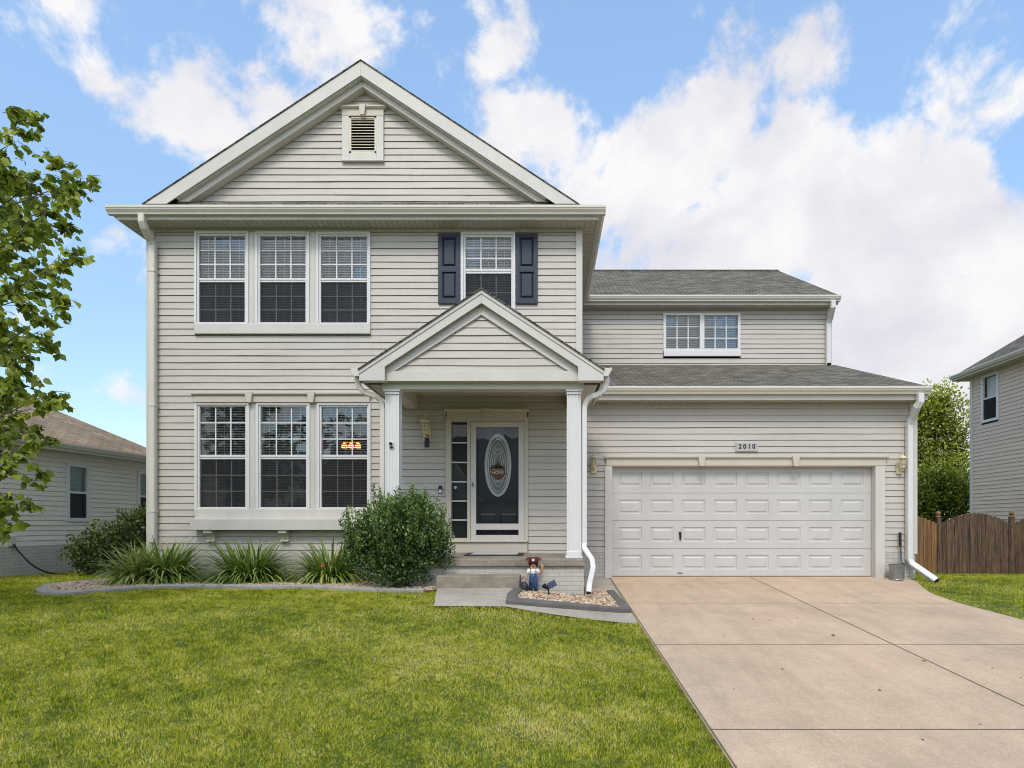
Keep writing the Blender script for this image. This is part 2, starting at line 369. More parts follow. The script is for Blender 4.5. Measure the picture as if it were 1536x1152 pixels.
def curb(path, w, h, name, mat, zoff=0):
    mb = MB(); P = [Vector((p[0], p[1], 0)) for p in path]; rings = []
    prof = [(-w/2, -.12), (-w/2, h*.72), (-w/2+.022, h), (w/2-.022, h), (w/2, h*.72), (w/2, -.12)]
    for k, p in enumerate(P):
        if 0 < k < len(P) - 1:
            d1 = (P[k]-P[k-1]).normalized(); d2 = (P[k+1]-P[k]).normalized(); d = (d1+d2).normalized(); s = 1/max(.4, d.dot(d1))
        else: d = (P[min(k+1, len(P)-1)] - P[max(k-1, 0)]).normalized(); s = 1
        a = Vector((d.y, -d.x, 0)) * s; z = lz(p.x, p.y) + zoff; i = len(mb.v); rings.append(i)
        mb.v += [(p.x+a.x*u, p.y+a.y*u, z+v) for u, v in prof]
    n = len(prof)
    for r0, r1 in zip(rings, rings[1:]):
        for k in range(n-1): mb.f.append((r0+k, r0+k+1, r1+k+1, r1+k))
    mb.f.append(tuple(range(rings[0], rings[0]+n))); mb.f.append(tuple(range(rings[-1], rings[-1]+n)))
    return mb.build(name, mat)

BED_PATH = smoothpath([(-7.35, 10.55), (-7.62, 9.5), (-7.25, 8.62), (-6.62, 8.15), (-6.25, 8.5), (-5.85, 8.95), (-5.2, 9.12), (-4.3, 8.95), (-3.6, 8.98), (-2.9, 8.75), (-2.2, 8.5), (-1.72, 8.45)])
BED_POLY = [p for p in BED_PATH] + [(-1.6, 8.45), (-1.6, 8.95), (-2.6, 9.05), (-2.6, 10.6), (-7.0, 10.6)]
ROCK_PATH = [(-.39, 8.78), (-.45, 8.0), (-.44, 7.52), (1.09, 8.26), (1.02, 9.55)]
ROCK_POLY = ROCK_PATH + [(.62, 9.75), (.58, 8.86)]
PAD = [(-1.57, 8.62), (-.36, 8.62), (-.47, 7.6), (-.50, 7.28), (-1.37, 7.30)]
STRIP = [(-.50, 7.28), (-.47, 7.6), (-.44, 7.5), (1.09, 8.26), (1.02, 9.6), (.6, 9.8), (.6, 11.3), (1.165, 11.3), (1.165, 7.62), (.6, 7.42), (.05, 7.3)]
def drive_mask(x, y, m=0): return (x > 1.165 - m) & (x < drive_right(y) + m) & (y < 11.6)

def make_ground():
    xs = np.unique(np.concatenate([np.arange(-14, 14.01, .2), np.linspace(-160, -14, 24), np.linspace(14, 160, 24), [1.16, 1.2, 6.05, 6.0]]))
    ys = np.unique(np.concatenate([np.arange(-2, 18.01, .2), np.linspace(-160, -2, 30), np.linspace(18, 220, 28)]))
    gx, gy = np.meshgrid(xs, ys); z = lawn_z(gx, gy)
    z = z - .008
    m = (gx > 1.18) & (gx < drive_right(gy) - .06) & (gy < 11.6); z[m] -= .06
    for poly in (BED_POLY, ROCK_POLY, PAD, STRIP):
        k = inpoly(gx.ravel(), gy.ravel(), poly).reshape(gx.shape); z[k] -= .06
    nx, ny = len(xs), len(ys); co = np.stack([gx, gy, z], -1).reshape(-1, 3)
    idx = np.arange(nx*ny).reshape(ny, nx)
    q = np.stack([idx[:-1, :-1], idx[:-1, 1:], idx[1:, 1:], idx[1:, :-1]], -1).reshape(-1, 4)
    me = bpy.data.meshes.new('ground'); me.from_pydata(co.tolist(), [], q.tolist()); me.polygons.foreach_set('use_smooth', [True]*len(me.polygons))
    tag(link('ground', me, SOIL), kind='structure')
make_ground()

# driveway slab with its saw-cut joints, walk, street
def make_drive():
    mb = MB(); ys = list(np.arange(-4.5, 11.45, .25)) + [11.45]
    for a, b in zip(ys, ys[1:]):
        for t in range(5):
            def P(y, t):
                x0 = 1.175; x1 = float(drive_right(y)); return (x0+(x1-x0)*t/5, y, float(zd(max(y, -4))) + .012)
            mb.poly([P(a, t), P(a, t+1), P(b, t+1), P(b, t)])
        for x in (lambda y: 1.175, lambda y: float(drive_right(y))):
            mb.poly([(x(a), a, float(zd(a))+.012), (x(b), b, float(zd(b))+.012), (x(b), b, float(zd(b))-.15), (x(a), a, float(zd(a))-.15)])
    tag(mb.build('driveway', CONC), kind='structure')
    j = MB()
    def line(p, q, w):
        p = Vector(p); q = Vector(q); d = (q-p).normalized(); a = Vector((d.y, -d.x))*w/2
        n = 12
        for k in range(n):
            u = p+(q-p)*k/n; v = p+(q-p)*(k+1)/n
            j.poly([(c.x, c.y, float(zd(c.y))+.016) for c in (u-a, u+a, v+a, v-a)])
    for y in (8.86, 6.62, 4.35, 2.1, -.15): line((1.18, y), (float(drive_right(y)), y), .009)
    line((3.83, 11.3), (3.81, -4), .010); line((1.19, 11.3), (1.19, -4), .012)
    tag(j.build('driveway_joints', JOINT), kind='structure')
make_drive()
def padz(x, y): return np.interp(y, [7.28, 8.6], [.010, .05])
sheet(PAD, WALKC, 'walkway_landing', lambda x, y: float(padz(x, y)), 'structure')
sheet(STRIP, WALKC, 'walkway', .010, 'structure', .2)
mb = MB(); mb.box(-80, 80, -12, -4.5, -.6, -.29); tag(mb.build('street', ASPHALT), kind='structure')
sheet(BED_POLY, BEDSOIL, 'planting_bed', lambda x, y: .012, 'structure', .3)
sheet(ROCK_POLY, BEDSOIL, 'gravel_bed', .012, 'structure', .2)
tag(curb(BED_PATH, .13, .055, 'bed_edging', EDGE), 'long curving grey concrete edging along front of the planting bed', 'edging')
tag(curb(smoothpath(ROCK_PATH[:2], 3)[:-1] + ROCK_PATH[1:], .14, .075, 'gravel_bed_edging', EDGE2), 'dark concrete edging around small gravel bed beside the steps', 'edging')

# ---------------------------------------------------------------- vectorised foliage
def frames(d, up=None):
    d = d / np.linalg.norm(d, axis=1, keepdims=True)
    r = rng.normal(size=d.shape) if up is None else up
    a = np.cross(d, r); a /= np.linalg.norm(a, axis=1, keepdims=True) + 1e-9
    return d, a, np.cross(a, d)
def scatter(name, pos, d, size, tmpl, faces, mat, parent=None, tint=None, up=None, width=1.0, origin=None):
    """one mesh with a template leaf/blade/stone at every position"""
    n = len(pos); d, a, c = frames(d, up); T = np.array(tmpl, float); k = len(T)
    size = np.broadcast_to(np.asarray(size, float), (n,)); w = np.broadcast_to(np.asarray(width, float), (n,))
    v = pos[:, None, :] + size[:, None, None] * (T[None, :, 0, None]*d[:, None, :] + (T[None, :, 1]*w[:, None])[:, :, None]*a[:, None, :] + T[None, :, 2, None]*c[:, None, :])
    if origin is not None: v = v - np.array(origin)
    me = bpy.data.meshes.new(name); v = v.reshape(-1, 3)
    lens = np.array([len(f) for f in faces]); base = np.concatenate([np.array(f) for f in faces])
    loops = (np.arange(n)[:, None]*k + base[None, :]).ravel(); tot = np.tile(lens, n); start = np.concatenate([[0], np.cumsum(tot)[:-1]])
    me.vertices.add(len(v)); me.vertices.foreach_set('co', v.ravel().astype(np.float32))
    me.loops.add(len(loops)); me.loops.foreach_set('vertex_index', loops.astype(np.int32))
    me.polygons.add(len(tot)); me.polygons.foreach_set('loop_start', start.astype(np.int32)); me.polygons.foreach_set('loop_total', tot.astype(np.int32))
    me.update(calc_edges=True)
    t = tint if tint is not None else rng.random(n)
    at = me.attributes.new('tint', 'FLOAT', 'POINT'); at.data.foreach_set('value', np.repeat(np.clip(t, 0, 1), k).astype(np.float32))
    return link(name, me, mat, parent, 0, origin)
LEAF4 = ([(0,0,0), (.5,.33,.08), (1,0,-.04), (.5,-.33,.08)], [(0,1,2), (0,2,3)])
LEAFH = ([(0,0,0), (.12,.36,.06), (.48,.44,.10), (1,0,-.12), (.48,-.44,.10), (.12,-.36,.06), (.45,0,0)], [(0,1,2,6), (6,2,3), (0,6,4,5), (6,3,4)])
BLADE = ([(0,.5,0), (0,-.5,0), (.6,-.38,.10), (.6,.38,.10), (1,0,.34)], [(0,1,2,3), (3,2,4)])
def rand_unit(n):
    v = rng.normal(size=(n, 3)); return v / np.linalg.norm(v, axis=1, keepdims=True)

GRASSM = leafmat('grass_blade', [(.035, .075, .005), (.13, .19, .009), (.31, .37, .014), (.53, .53, .03), (.70, .61, .11), (.76, .65, .28)], .36, .75, (1.15, .22), .08, (16, .26))
def grass():
    zones = [(-7.2, 1.2, 2.9, 4.6, 9500, .85), (-8.6, 1.2, 4.6, 6.2, 8500, .9), (-9.5, 1.2, 6.2, 7.8, 6000, 1.0), (-10.5, 1.2, 7.8, 9.4, 4200, 1.15),
             (-13, -7.0, 9.4, 13.2, 1500, 1.6), (5.9, 9.5, 4.5, 9, 1800, 1.2), (5.9, 11, 9, 12, 1900, 1.5), (6.7, 13, 12, 15.2, 900, 2.0)]
    P = []; W = []
    for x0, x1, y0, y1, dens, ws in zones:
        n = int((x1-x0)*(y1-y0)*dens); p = np.stack([rng.uniform(x0, x1, n), rng.uniform(y0, y1, n)], 1)
        # leave out what lies well outside any nearby view
        keep = (np.abs(p[:, 0] + .3) < (p[:, 1]*.92 + 2.6))
        P.append(p[keep]); W.append(np.full(keep.sum(), ws))
    P = np.concatenate(P); W = np.concatenate(W)
    x, y = P[:, 0], P[:, 1]
    bad = drive_mask(x, y, -.03)
    for poly in (BED_POLY, ROCK_POLY, PAD, STRIP): bad |= inpoly(x, y, poly)
    bad |= (x > -7.05) & (x < .62) & (y > 9.0); bad |= (x > .6) & (x < 6.95) & (y > 11.2)
    # curb bodies
    for path, w in ((BED_PATH, .075), (ROCK_PATH, .08)):
        A = np.array(path)
        for p, q in zip(A, A[1:]):
            d = q-p; L = np.dot(d, d); t = np.clip(((x-p[0])*d[0]+(y-p[1])*d[1])/L, 0, 1)
            bad |= np.hypot(x-p[0]-t*d[0], y-p[1]-t*d[1]) < w
    x, y, W = x[~bad], y[~bad], W[~bad]; n = len(x)
    pos = np.stack([x, y, lawn_z(x, y) - .004], 1)
    lean = .62 + .15*np.sin(x*1.3+y*.8)
    def fld(k, s):      # smooth pseudo random field: tufts leaning together
        return (np.sin(x*s*1.0+k+1.7*np.sin(y*s*.8+k*2)) + np.sin(y*s*1.3-k+1.3*np.sin(x*s*.7+k)) + np.sin((x+y)*s*.9+k*3+np.sin((x-y)*s*.6)))/3
    lx = .40*fld(1, 9)+.40*fld(4, 27); ly = .40*fld(2, 8)+.40*fld(5, 31)
    d = np.stack([rng.normal(0, .85, n)*lean+lx, rng.normal(0, .85, n)*lean+ly, np.full(n, 1.0)], 1)
    h = rng.uniform(.017, .036, n)*(1 + .12*np.sin(x*2.3)*np.sin(y*1.9))*np.where(W > 1.4, 1.15, 1)*(1+.28*fld(7, 13)+.15*fld(9, 31))
    # mottling: clumps of darker and straw coloured turf
    dry = np.exp(-((x+.4)**2/2.2+(y-5.9)**2/1.6)) + .7*np.exp(-((x+.2)**2/1.2+(y-4.3)**2/.8)) + .45*np.exp(-((x+2.2)**2/2.2+(y-6.8)**2/.8)) + .3*np.exp(-((x+3)**2/5+(y-4.2)**2/.5))
    t = rng.beta(1.5, 1.6, n)*.80 + .07 + .10*dry + .05*np.sin(x*5.1+2*np.sin(y*3.3))*np.sin(y*4.7+x) + .05
    t += .13*fld(3, 3.1)+.14*fld(6, 14)
    straw = rng.random(n) < (.03 + .14*np.clip(dry, 0, 1)); t[straw] += .24
    o = scatter('lawn_grass', pos, d, h, BLADE[0], BLADE[1], GRASSM, tint=t, width=W*rng.uniform(.075, .13, n)*.042/h)
    tag(o, 'short mown green lawn with straw coloured patches in front of the house', 'grass', kind='stuff')
grass()

STONE = leafmat('river_stone', [(.16, .11, .07), (.36, .24, .15), (.52, .38, .24), (.56, .45, .32), (.46, .30, .21), (.66, .56, .43)], 0, .75)
def stones():
    bm = bmesh.new(); bmesh.ops.create_icosphere(bm, subdivisions=1, radius=.5)
    tv = [(v.co.x*1.25, v.co.y*.85, v.co.z*.6) for v in bm.verts]; tf = [tuple(v.index for v in f.verts) for f in bm.faces]; bm.free()
    def bed(poly, n, smin, smax, name, label, t0, t1, dens=None):
        A = np.array(poly); x = rng.uniform(A[:, 0].min(), A[:, 0].max(), n*3); y = rng.uniform(A[:, 1].min(), A[:, 1].max(), n*3)
        k = inpoly(x, y, poly)
        if dens is not None: k &= dens(x, y)
        x, y = x[k][:n], y[k][:n]; m = len(x)
        pos = np.stack([x, y, lawn_z(x, y) + .018 + rng.uniform(0, .028, m)], 1)
        d = rand_unit(m); d[:, 2] *= .35; up = np.stack([rng.normal(0, .3, m), rng.normal(0, .3, m), np.ones(m)], 1)
        s = rng.uniform(smin, smax, m); tt = rng.uniform(t0, t1, m)
        o = scatter(name, pos, d, s, tv, tf, STONE, tint=tt, up=np.cross(d, np.cross(up, d)), width=rng.uniform(.8, 1.2, m))
        tag(o, label, 'gravel', kind='stuff')
    bed(ROCK_POLY, 2300, .03, .062, 'river_stones', 'tan and cream river stones filling the small bed by the porch', 0, 1)
    bed(BED_POLY, 6500, .028, .055, 'bed_gravel', 'pinkish tan stones covering the long planting bed under the windows', .25, .95)
stones()

def shell_foliage(name, mat, parent, blobs, n, size, origin, lump=.16, depth=.45, tint0=None, zlight=True, tmpl=LEAF4, up_bias=.35, droop=0):
    """leaves spread through lumpy ellipsoids, denser to the outside"""
    B = np.array(blobs, float); vol = B[:, 3]*B[:, 4] + B[:, 4]*B[:, 5]; pr = vol/vol.sum()
    k = rng.choice(len(B), n, p=pr); u = rand_unit(n)
    f = 1 + lump*(np.sin(u[:, 0]*7+k*1.7)*np.sin(u[:, 1]*6+k)*1.0 + .6*np.sin(u[:, 2]*11+k*2.1+u[:, 0]*5))
    r = (1 - depth*rng.random(n)**1.7)*f
    pos = B[k, :3] + u*B[k, 3:6]*r[:, None]
    d = u*.6 + rand_unit(n)*.8 + np.array([0, 0, up_bias]); d[:, 2] -= droop
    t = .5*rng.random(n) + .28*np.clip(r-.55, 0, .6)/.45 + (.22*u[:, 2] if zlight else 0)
    return scatter(name, pos, d, rng.uniform(.7, 1.25, n)*size, tmpl[0], tmpl[1], mat, parent, tint=t, origin=None if parent else origin)

# ================================================================ THE HOUSE
HOUSE = thing('house', 'two storey cream vinyl sided house with front gable, columned entry porch and white garage', 'house', (-.1, 10.6, .8), world=True)
XL, XR, XG, XS = -7.02, .60, 6.90, 6.85         # main left, main right, garage right, upper wing right
XC = -3.2                                        # main ridge
openings = []                                    # main wall openings in (x0,x1,z0,z1)
def rectW(px0, px1, py0, py1, Y): return (X(px0, Y), X(px1, Y), Z(py1, Y), Z(py0, Y))

def window(name, Y, fr, glass, meet, grid=(3, 3), screen=True, blind=True, tilt=40, label=None, parent=HOUSE, bz=1.0):
    """frame outer rect / glass rect in pixels of the wall plane Y; meet = (top,bottom) of the meeting rail or None"""
    x0, x1, z0, z1 = rectW(*fr, Y); a0, a1, c0, c1 = rectW(*glass, Y)
    m = MB(); yf = Y - .048
    s = .034
    # outer casing, then the sash ring stepped back
    for (p, q, u, v) in ((x0, x1, z1-(z1-c1)*.55, z1), (x0, x1, z0, z0+(c0-z0)*.55), (x0, x0+(a0-x0)*.55, z0+(c0-z0)*.55, z1-(z1-c1)*.55), (x1-(x1-a1)*.55, x1, z0+(c0-z0)*.55, z1-(z1-c1)*.55)):
        m.box(p, q, yf, Y+.09, u, v)
    xi0, xi1, zi0, zi1 = x0+(a0-x0)*.55, x1-(x1-a1)*.55, z0+(c0-z0)*.55, z1-(z1-c1)*.55
    for (p, q, u, v) in ((xi0, xi1, c1, zi1), (xi0, xi1, zi0, c0), (xi0, a0, c0, c1), (a1, xi1, c0, c1)):
        m.box(p, q, yf+.022, Y+.088, u, v)
    if meet:
        mt, mbt = Z(meet[0], Y), Z(meet[1], Y)
        m.box(a0, a1, Y-.016, Y+.03, (mt+mbt)/2, mt); m.box(a0, a1, Y-.006, Y+.05, mbt, (mt+mbt)/2-.001)
    w = m.build('window', WHITE, parent, .004)
    if label: w['label'] = label
    g = MB(); gr = MB(); zones = [(mt, c1, Y+.012), (c0, mbt, Y+.034)] if meet else [(c0, c1, Y+.012)]
    for k, (u, v, yg) in enumerate(zones):
        g.poly([(a0, yg, u), (a1, yg, u), (a1, yg, v), (a0, yg, v)])
        for i in range(1, grid[0]): xx = a0+(a1-a0)*i/grid[0]; gr.box(xx-.011, xx+.011, yg-.009, yg-.003, u, v)
        for i in range(1, grid[1]): zz = u+(v-u)*i/grid[1]; gr.box(a0, a1, yg-.0095, yg-.0025, zz-.010, zz+.010)
    g.build('pane', GLASS, w, fixn=False)
    if grid[0] > 1: gr.build('grille', WHITE, w)
    if screen and meet:
        sc = MB(); sc.poly([(a0, Y+.002, c0), (a1, Y+.002, c0), (a1, Y+.002, mbt), (a0, Y+.002, mbt)]); sc.build('screen', SCREEN, w, fixn=False)
    if blind:
        b = MB(); z = c0+.01; t = R(tilt); dy = .025*math.cos(t); dz = .025*math.sin(t)
        while z < c1+.03:
            jj = random.uniform(-.0015, .0015); q = .0012
            b.prism([(a0+.006, Y+.075-dy, z-dz+jj), (a0+.006, Y+.075+dy, z+dz+jj), (a0+.006, Y+.075+dy-q, z+dz+jj+.003), (a0+.006, Y+.075-dy-q, z-dz+jj+.003)],
                    [(a1-.006, Y+.075-dy, z-dz-jj), (a1-.006, Y+.075+dy, z+dz-jj), (a1-.006, Y+.075+dy-q, z+dz-jj+.003), (a1-.006, Y+.075-dy-q, z-dz-jj+.003)])
            z += .0445
        for f in (.16, .5, .84):
            xx = a0+(a1-a0)*f; b.box(xx-.004, xx+.004, Y+.046, Y+.049, c0, c1+.02)
        b.build('blind', BLIND, w)
    return (x0, x1, z0, z1)
def trim_header(mb, px0, px1, ptop, pbot, Y, lip=2.5, keys=(), kw=5.5):
    """flat head board with a projecting cap and tapered keystones"""
    x0, x1, z0, z1 = rectW(px0, px1, ptop, pbot, Y); zl = z1-(z1-z0)*.30
    mb.box(x0+.02, x1-.02, Y-.065, Y+.01, z0, zl)
    mb.prism_x([(Y+.01, zl), (Y-.075, zl), (Y-.105, zl+.022), (Y-.105, z1), (Y+.01, z1)], x0-.02, x1+.02)
    for k in keys:
        xc = X(k, Y); a = kw*Y/F
        mb.prism_y([(xc-a*.62, z0-.012), (xc+a*.62, z0-.012), (xc+a*1.05, z1+.006), (xc-a*1.05, z1+.006)], Y-.122, Y+.008)

# ---- windows of the main front
UW = [((293, 374.5, 348, 487), (299.5, 368, 354.5, 484)), ((384.5, 465.5, 348.5, 487), (390.8, 459, 355, 484.2)), ((475.5, 556.5, 349, 487), (482, 550.8, 355.5, 484.5))]
LW = [((293.5, 376, 605, 764), (300.5, 368.9, 610, 760.6)), ((385.5, 466, 605, 764), (391.7, 459.9, 610.2, 760.9)), ((476.5, 557, 605, 764), (483, 551, 610.5, 761))]
lab = ['upstairs front window at the left of its row', 'upstairs front window in the middle of its row', 'upstairs front window at the right of its row']
for (fr, gl), l in zip(UW, lab): openings.append(window('window', YM, fr, gl, (417.5, 423.5), tilt=43))
for (fr, gl), l in zip(LW, lab): openings.append(window('window', YM, fr, gl, (682.5, 689), tilt=27))
openings.append(window('window', YM, (691.5, 773, 349, 497), (698.6, 767, 356.5, 494), (403.5, 410.5), tilt=43))
wt = MB()
for a, b in ((374.5, 384.5), (465.5, 475.5)):
    x0, x1, z0, z1 = rectW(a, b, 349, 488, YM); wt.box(x0+.002, x1-.002, YM-.030, YM+.02, z0, z1); xm = (x0+x1)/2; wt.box(xm-.022, xm+.022, YM-.036, YM, z0, z1)
x0, x1, z0, z1 = rectW(294, 556.5, 486.5, 501, YM); wt.box(x0, x1, YM-.058, YM+.01, z0, z1); wt.box(x0-.006, x1+.006, YM-.066, YM+.01, z0-.012, z0-.001)
for a, b in ((376, 385.5), (466, 476.5)):
    x0, x1, z0, z1 = rectW(a, b, 605, 764, YM); wt.box(x0+.002, x1-.002, YM-.030, YM+.02, z0, z1); xm = (x0+x1)/2; wt.box(xm-.022, xm+.022, YM-.036, YM, z0, z1)
x0, x1, z0, z1 = rectW(294.5, 557, 764, 779, YM); wt.box(x0, x1, YM-.062, YM+.01, z0, z1)
wt.build('window_trim', TRIM, HOUSE, .005)
openings += [rectW(294, 556, 348, 500, YM), rectW(294, 556, 605, 794, YM)]
hd = MB(); trim_header(hd, 292.5, 557.5, 590, 604.5, YM, keys=(377.5, 470)); hd.build('window_header', HEADER, HOUSE, .004)
# sill shelf on brackets under the lower windows
sh = MB(); x0, x1, z0, z1 = rectW(284.5, 566, 778.5, 795, YM-.2); sh.box(x0, x1, YM-.2, YM+.01, z0, z1)
SHELF = sh.build('sill_shelf', TRIM, HOUSE, .006)
for p in (314, 425.5, 536):
    b = MB(); xc = X(p, YM-.1); zt = z0-.002; zb = zt-.205
    b.prism_x([(YM+.005, zt), (YM-.17, zt), (YM-.172, zt-.05), (YM-.12, zt-.075), (YM-.065, zt-.125), (YM-.06, zb+.025), (YM-.09, zb+.02), (YM-.09, zb), (YM+.005, zb)], xc-.072, xc+.072)
    b.build('bracket', HEADER, SHELF, .004)
# shutters with two raised panels
for a, b in ((658, 690.5), (774, 806.5)):
    x0, x1, z0, z1 = rectW(a, b, 352, 457, YM); m = MB(); y0 = YM-.055
    st = .068; zm = (z0+z1)/2 - .01
    m.box(x0, x0+st, y0, YM, z0, z1); m.box(x1-st, x1, y0, YM, z0, z1)
    for u, v in ((z1-.075, z1), (zm-.05, zm+.05), (z0, z0+.1)): m.box(x0+st, x1-st, y0+.001, YM, u, v)
    for u, v in ((zm+.05, z1-.075), (z0+.1, zm-.05)):
        xa, xb = x0+st, x1-st; e = .028; i = .012
        m.poly([(xa, y0+.028, u), (xb, y0+.028, u), (xb, y0+.028, v), (xa, y0+.028, v)])
        m.prism([(xa+i, y0+.027, u+i), (xb-i, y0+.027, u+i), (xb-i, y0+.027, v-i), (xa+i, y0+.027, v-i)], [(xa+i+e, y0+.004, u+i+e), (xb-i-e, y0+.004, u+i+e), (xb-i-e, y0+.004, v-i-e), (xa+i+e, y0+.004, v-i-e)])
    m.build('shutter', NAVY, HOUSE, .003)

# ---- walls
DOOR_O = rectW(669, 792.5, 616, 830, YM); openings.append(DOOR_O)
ZS = 7.0                                       # soffit level of main block and upper wing
PZ = 1.275                                     # porch floor
fw = MB(); opn = [(a-XL, b-XL, c, d) for a, b, c, d in openings]
siding(fw, (XL, YM), (1, 0), (0, -1), XR-XL, 1.333-.1182, ZS-.06, opn, h=.1182)
fw.box(XL, XR, YM-.028, YM+.004, ZS-.06, ZS-.001)
gz0, gapx = 7.36, 9.58
fw2 = MB()
siding(fw2, (XL, YM), (1, 0), (0, -1), XR-XL, gz0, gapx, [(X(515, YM)-XL, X(576, YM)-XL, Z(243, YM), Z(165, YM))],
       clip=lambda z: (XC-XL-max(0, (gapx-z)/.66), XC-XL+max(0, (gapx-z)/.66)), h=.1182)
fw.build('front_wall', SIDING, HOUSE, fixn=False); fw2.build('gable_wall', SIDING, HOUSE, fixn=False)
gw = MB(); oG = (X(918, YG), X(1311, YG), .5, Z(699, YG))
siding(gw, (XR, YG), (1, 0), (0, -1), XG-XR, 1.252, 4.06, [(oG[0]-XR-.06, oG[1]-XR+.1, .5, Z(692, YG))], h=.1172)
gw.build('garage_wall', SIDING, HOUSE, fixn=False)
ww = MB(); WO = rectW(994.5, 1110, 470, 535, YD)
siding(ww, (XR, YD), (1, 0), (0, -1), XS-XR, 5.55, ZS-.05, [(WO[0]-XR, WO[1]-XR, WO[2], WO[3])], h=.1178); ww.box(XR, XS, YD-.026, YD+.004, ZS-.05, ZS-.001)
ww.build('upper_wing_wall', SIDING, HOUSE, fixn=False)
sw = MB()
siding(sw, (XL, YM), (0, 1), (-1, 0), 10.4, .95, ZS-.001, h=.1182); siding(sw, (XR, YM), (0, 1), (1, 0), 4.2, 1.333, ZS-.001, h=.1182)
siding(sw, (XG, YG), (0, 1), (1, 0), 10, .9, 4.06, h=.1172)
siding(sw, (XS, YD), (0, 1), (1, 0), 6.8, 4.06, 9.2, clip=lambda z: (max(0, (z-7.15)/.58-.3), 6.8-max(0, (z-7.15)/.58-.3)), h=.1178)
sw.poly([(XL, 21, .3), (XG, 21, .3), (XG, 21, 7.1), (XL, 21, 7.1)])
sw.build('side_wall', SIDING, HOUSE, fixn=False)
# painted brick base, porch base
for bb in ((XL, -2.5, YM-.02, YM+.1, .5, 1.214), (-2.5, XR, YM-.02, YM+.1, .5, 1.214), (XR, oG[0]-.06, YG-.02, YG+.1, .5, 1.25),
           (oG[1]+.16, XG, YG-.02, YG+.1, .5, 1.25), (XG-.1, XG+.02, YG+.1, 21, .2, .95), (XL-.02, XL+.1, YM+.1, 21, .2, 1.0)):
    MB().box(*bb).build('brick_base', BRICK, HOUSE)
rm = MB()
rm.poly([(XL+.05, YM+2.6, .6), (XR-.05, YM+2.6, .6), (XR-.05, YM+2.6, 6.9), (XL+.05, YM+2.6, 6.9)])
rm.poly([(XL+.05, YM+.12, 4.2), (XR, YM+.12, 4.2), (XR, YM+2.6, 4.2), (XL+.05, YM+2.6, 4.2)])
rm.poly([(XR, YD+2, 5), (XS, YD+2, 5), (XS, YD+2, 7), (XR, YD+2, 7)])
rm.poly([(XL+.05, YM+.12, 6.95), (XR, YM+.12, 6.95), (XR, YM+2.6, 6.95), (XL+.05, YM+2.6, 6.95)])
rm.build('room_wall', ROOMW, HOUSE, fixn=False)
# corner boards
for bb in ((XL-.03, XL+.105, YM-.04, YM+.08, 1.30, ZS), (XR-.085, XR+.03, YM-.04, YM+.05, 1.30, ZS), (XS-.09, XS+.03, YD-.04, YD+.05, 5.5, ZS), (XG-.11, XG+.03, YG-.04, YG+.06, 1.22, 4.07)):
    MB().box(*bb).build('corner_board', TRIM, HOUSE, .006)

# ---- main roof: gable with a pent skirt and flared eaves
zA, sl = 9.78, .66
xk, zk, xe, ze = 3.76, 9.78-.66*3.76, 4.13, 7.14
rf = MB(); t = .018
prof = [(XC-xk, zk), (XC, zA), (XC+xk, zk), (XC+xk, zk-t), (XC, zA-t), (XC-xk, zk-t)]
rf.prism_y(prof, 10.31, 21.2)
for s in (-1, 1):
    a = [(XC+s*xk, 10.5, zk), (XC+s*xe, 10.22, ze), (XC+s*xe, 21.2, ze), (XC+s*xk, 21.2, zk)]; rf.prism(a, [(x, y, z-.03) for x, y, z in a])
a = [(XC-3.66, 10.5, 7.415), (XC+3.66, 10.5, 7.415), (XC+xe, 10.22, ze+.01), (XC-xe, 10.22, ze+.01)]; rf.prism(a, [(x, y, z-.03) for x, y, z in a])
rf.build('roof', SHINGLE, HOUSE)
def rake(mb, xc, za, s, vt, y0, y1, zc):
    d1, d2 = (za-zc)/s, (za-vt-zc)/s
    for q in (-1, 1): mb.prism_y([(xc, za), (xc+q*d1, zc), (xc+q*d2, zc), (xc, za-vt)], y0, y1)
rk = MB(); rake(rk, XC, zA-.020, .66, .25, 10.325, 10.35, 7.30); 
# soffit of the rake overhang
for q in (-1, 1):
    d = (zA-.037-.235-7.40)/.66; rk.prism([(XC, 10.35, zA-.27), (XC+q*d, 10.35, 7.402), (XC+q*(d-.02), 10.35, 7.402), (XC, 10.35, zA-.285)], [(XC, 10.429, zA-.27), (XC+q*d, 10.429, 7.402), (XC+q*(d-.02), 10.429, 7.402), (XC, 10.429, zA-.285)])
rk.build('rake_board', TRIM, HOUSE, .004)
rk = MB(); rake(rk, XC, zA-.255, .66, .135, 10.43, 10.575, 7.395); rk.build('rake_frieze', TRIM, HOUSE, .003)
# gable louvre vent
gv = MB(); x0, x1, z0, z1 = rectW(514.5, 576.5, 177, 243, YM); a0, a1, c0, c1 = rectW(525, 566, 178.5, 232.5, YM)
for p, q, u, v in ((x0, a0, z0, z1), (a1, x1, z0, z1), (a0, a1, z0, c0)): gv.box(p, q, YM-.06, YM+.02, u, v)
gv.box(x0-.008, x1+.008, YM-.075, YM, z0-.02, z0-.001)
GV = gv.build('gable_vent', TRIM, HOUSE, .004)
hv = MB(); trim_header(hv, 512.5, 578.5, 163, 177.3, YM, keys=(546,), kw=5); hv.build('vent_header', HEADER, GV, .004)
lv = MB(); i = .035
for p, q, u, v in ((a0, a0+i, c0, c1), (a1-i, a1, c0, c1), (a0, a1, c0, c0+i), (a0, a1, c1-i*.4, c1)): lv.box(p, q, YM-.052, YM+.02, u, v)
n = 12
for k in range(n):
    z = c0+i+(c1-c0-i)*(k+.25)/n; lv.prism_x([(YM-.045, z), (YM-.045, z+.012), (YM+.02, z+.05), (YM+.02, z+.038)], a0+i, a1-i)
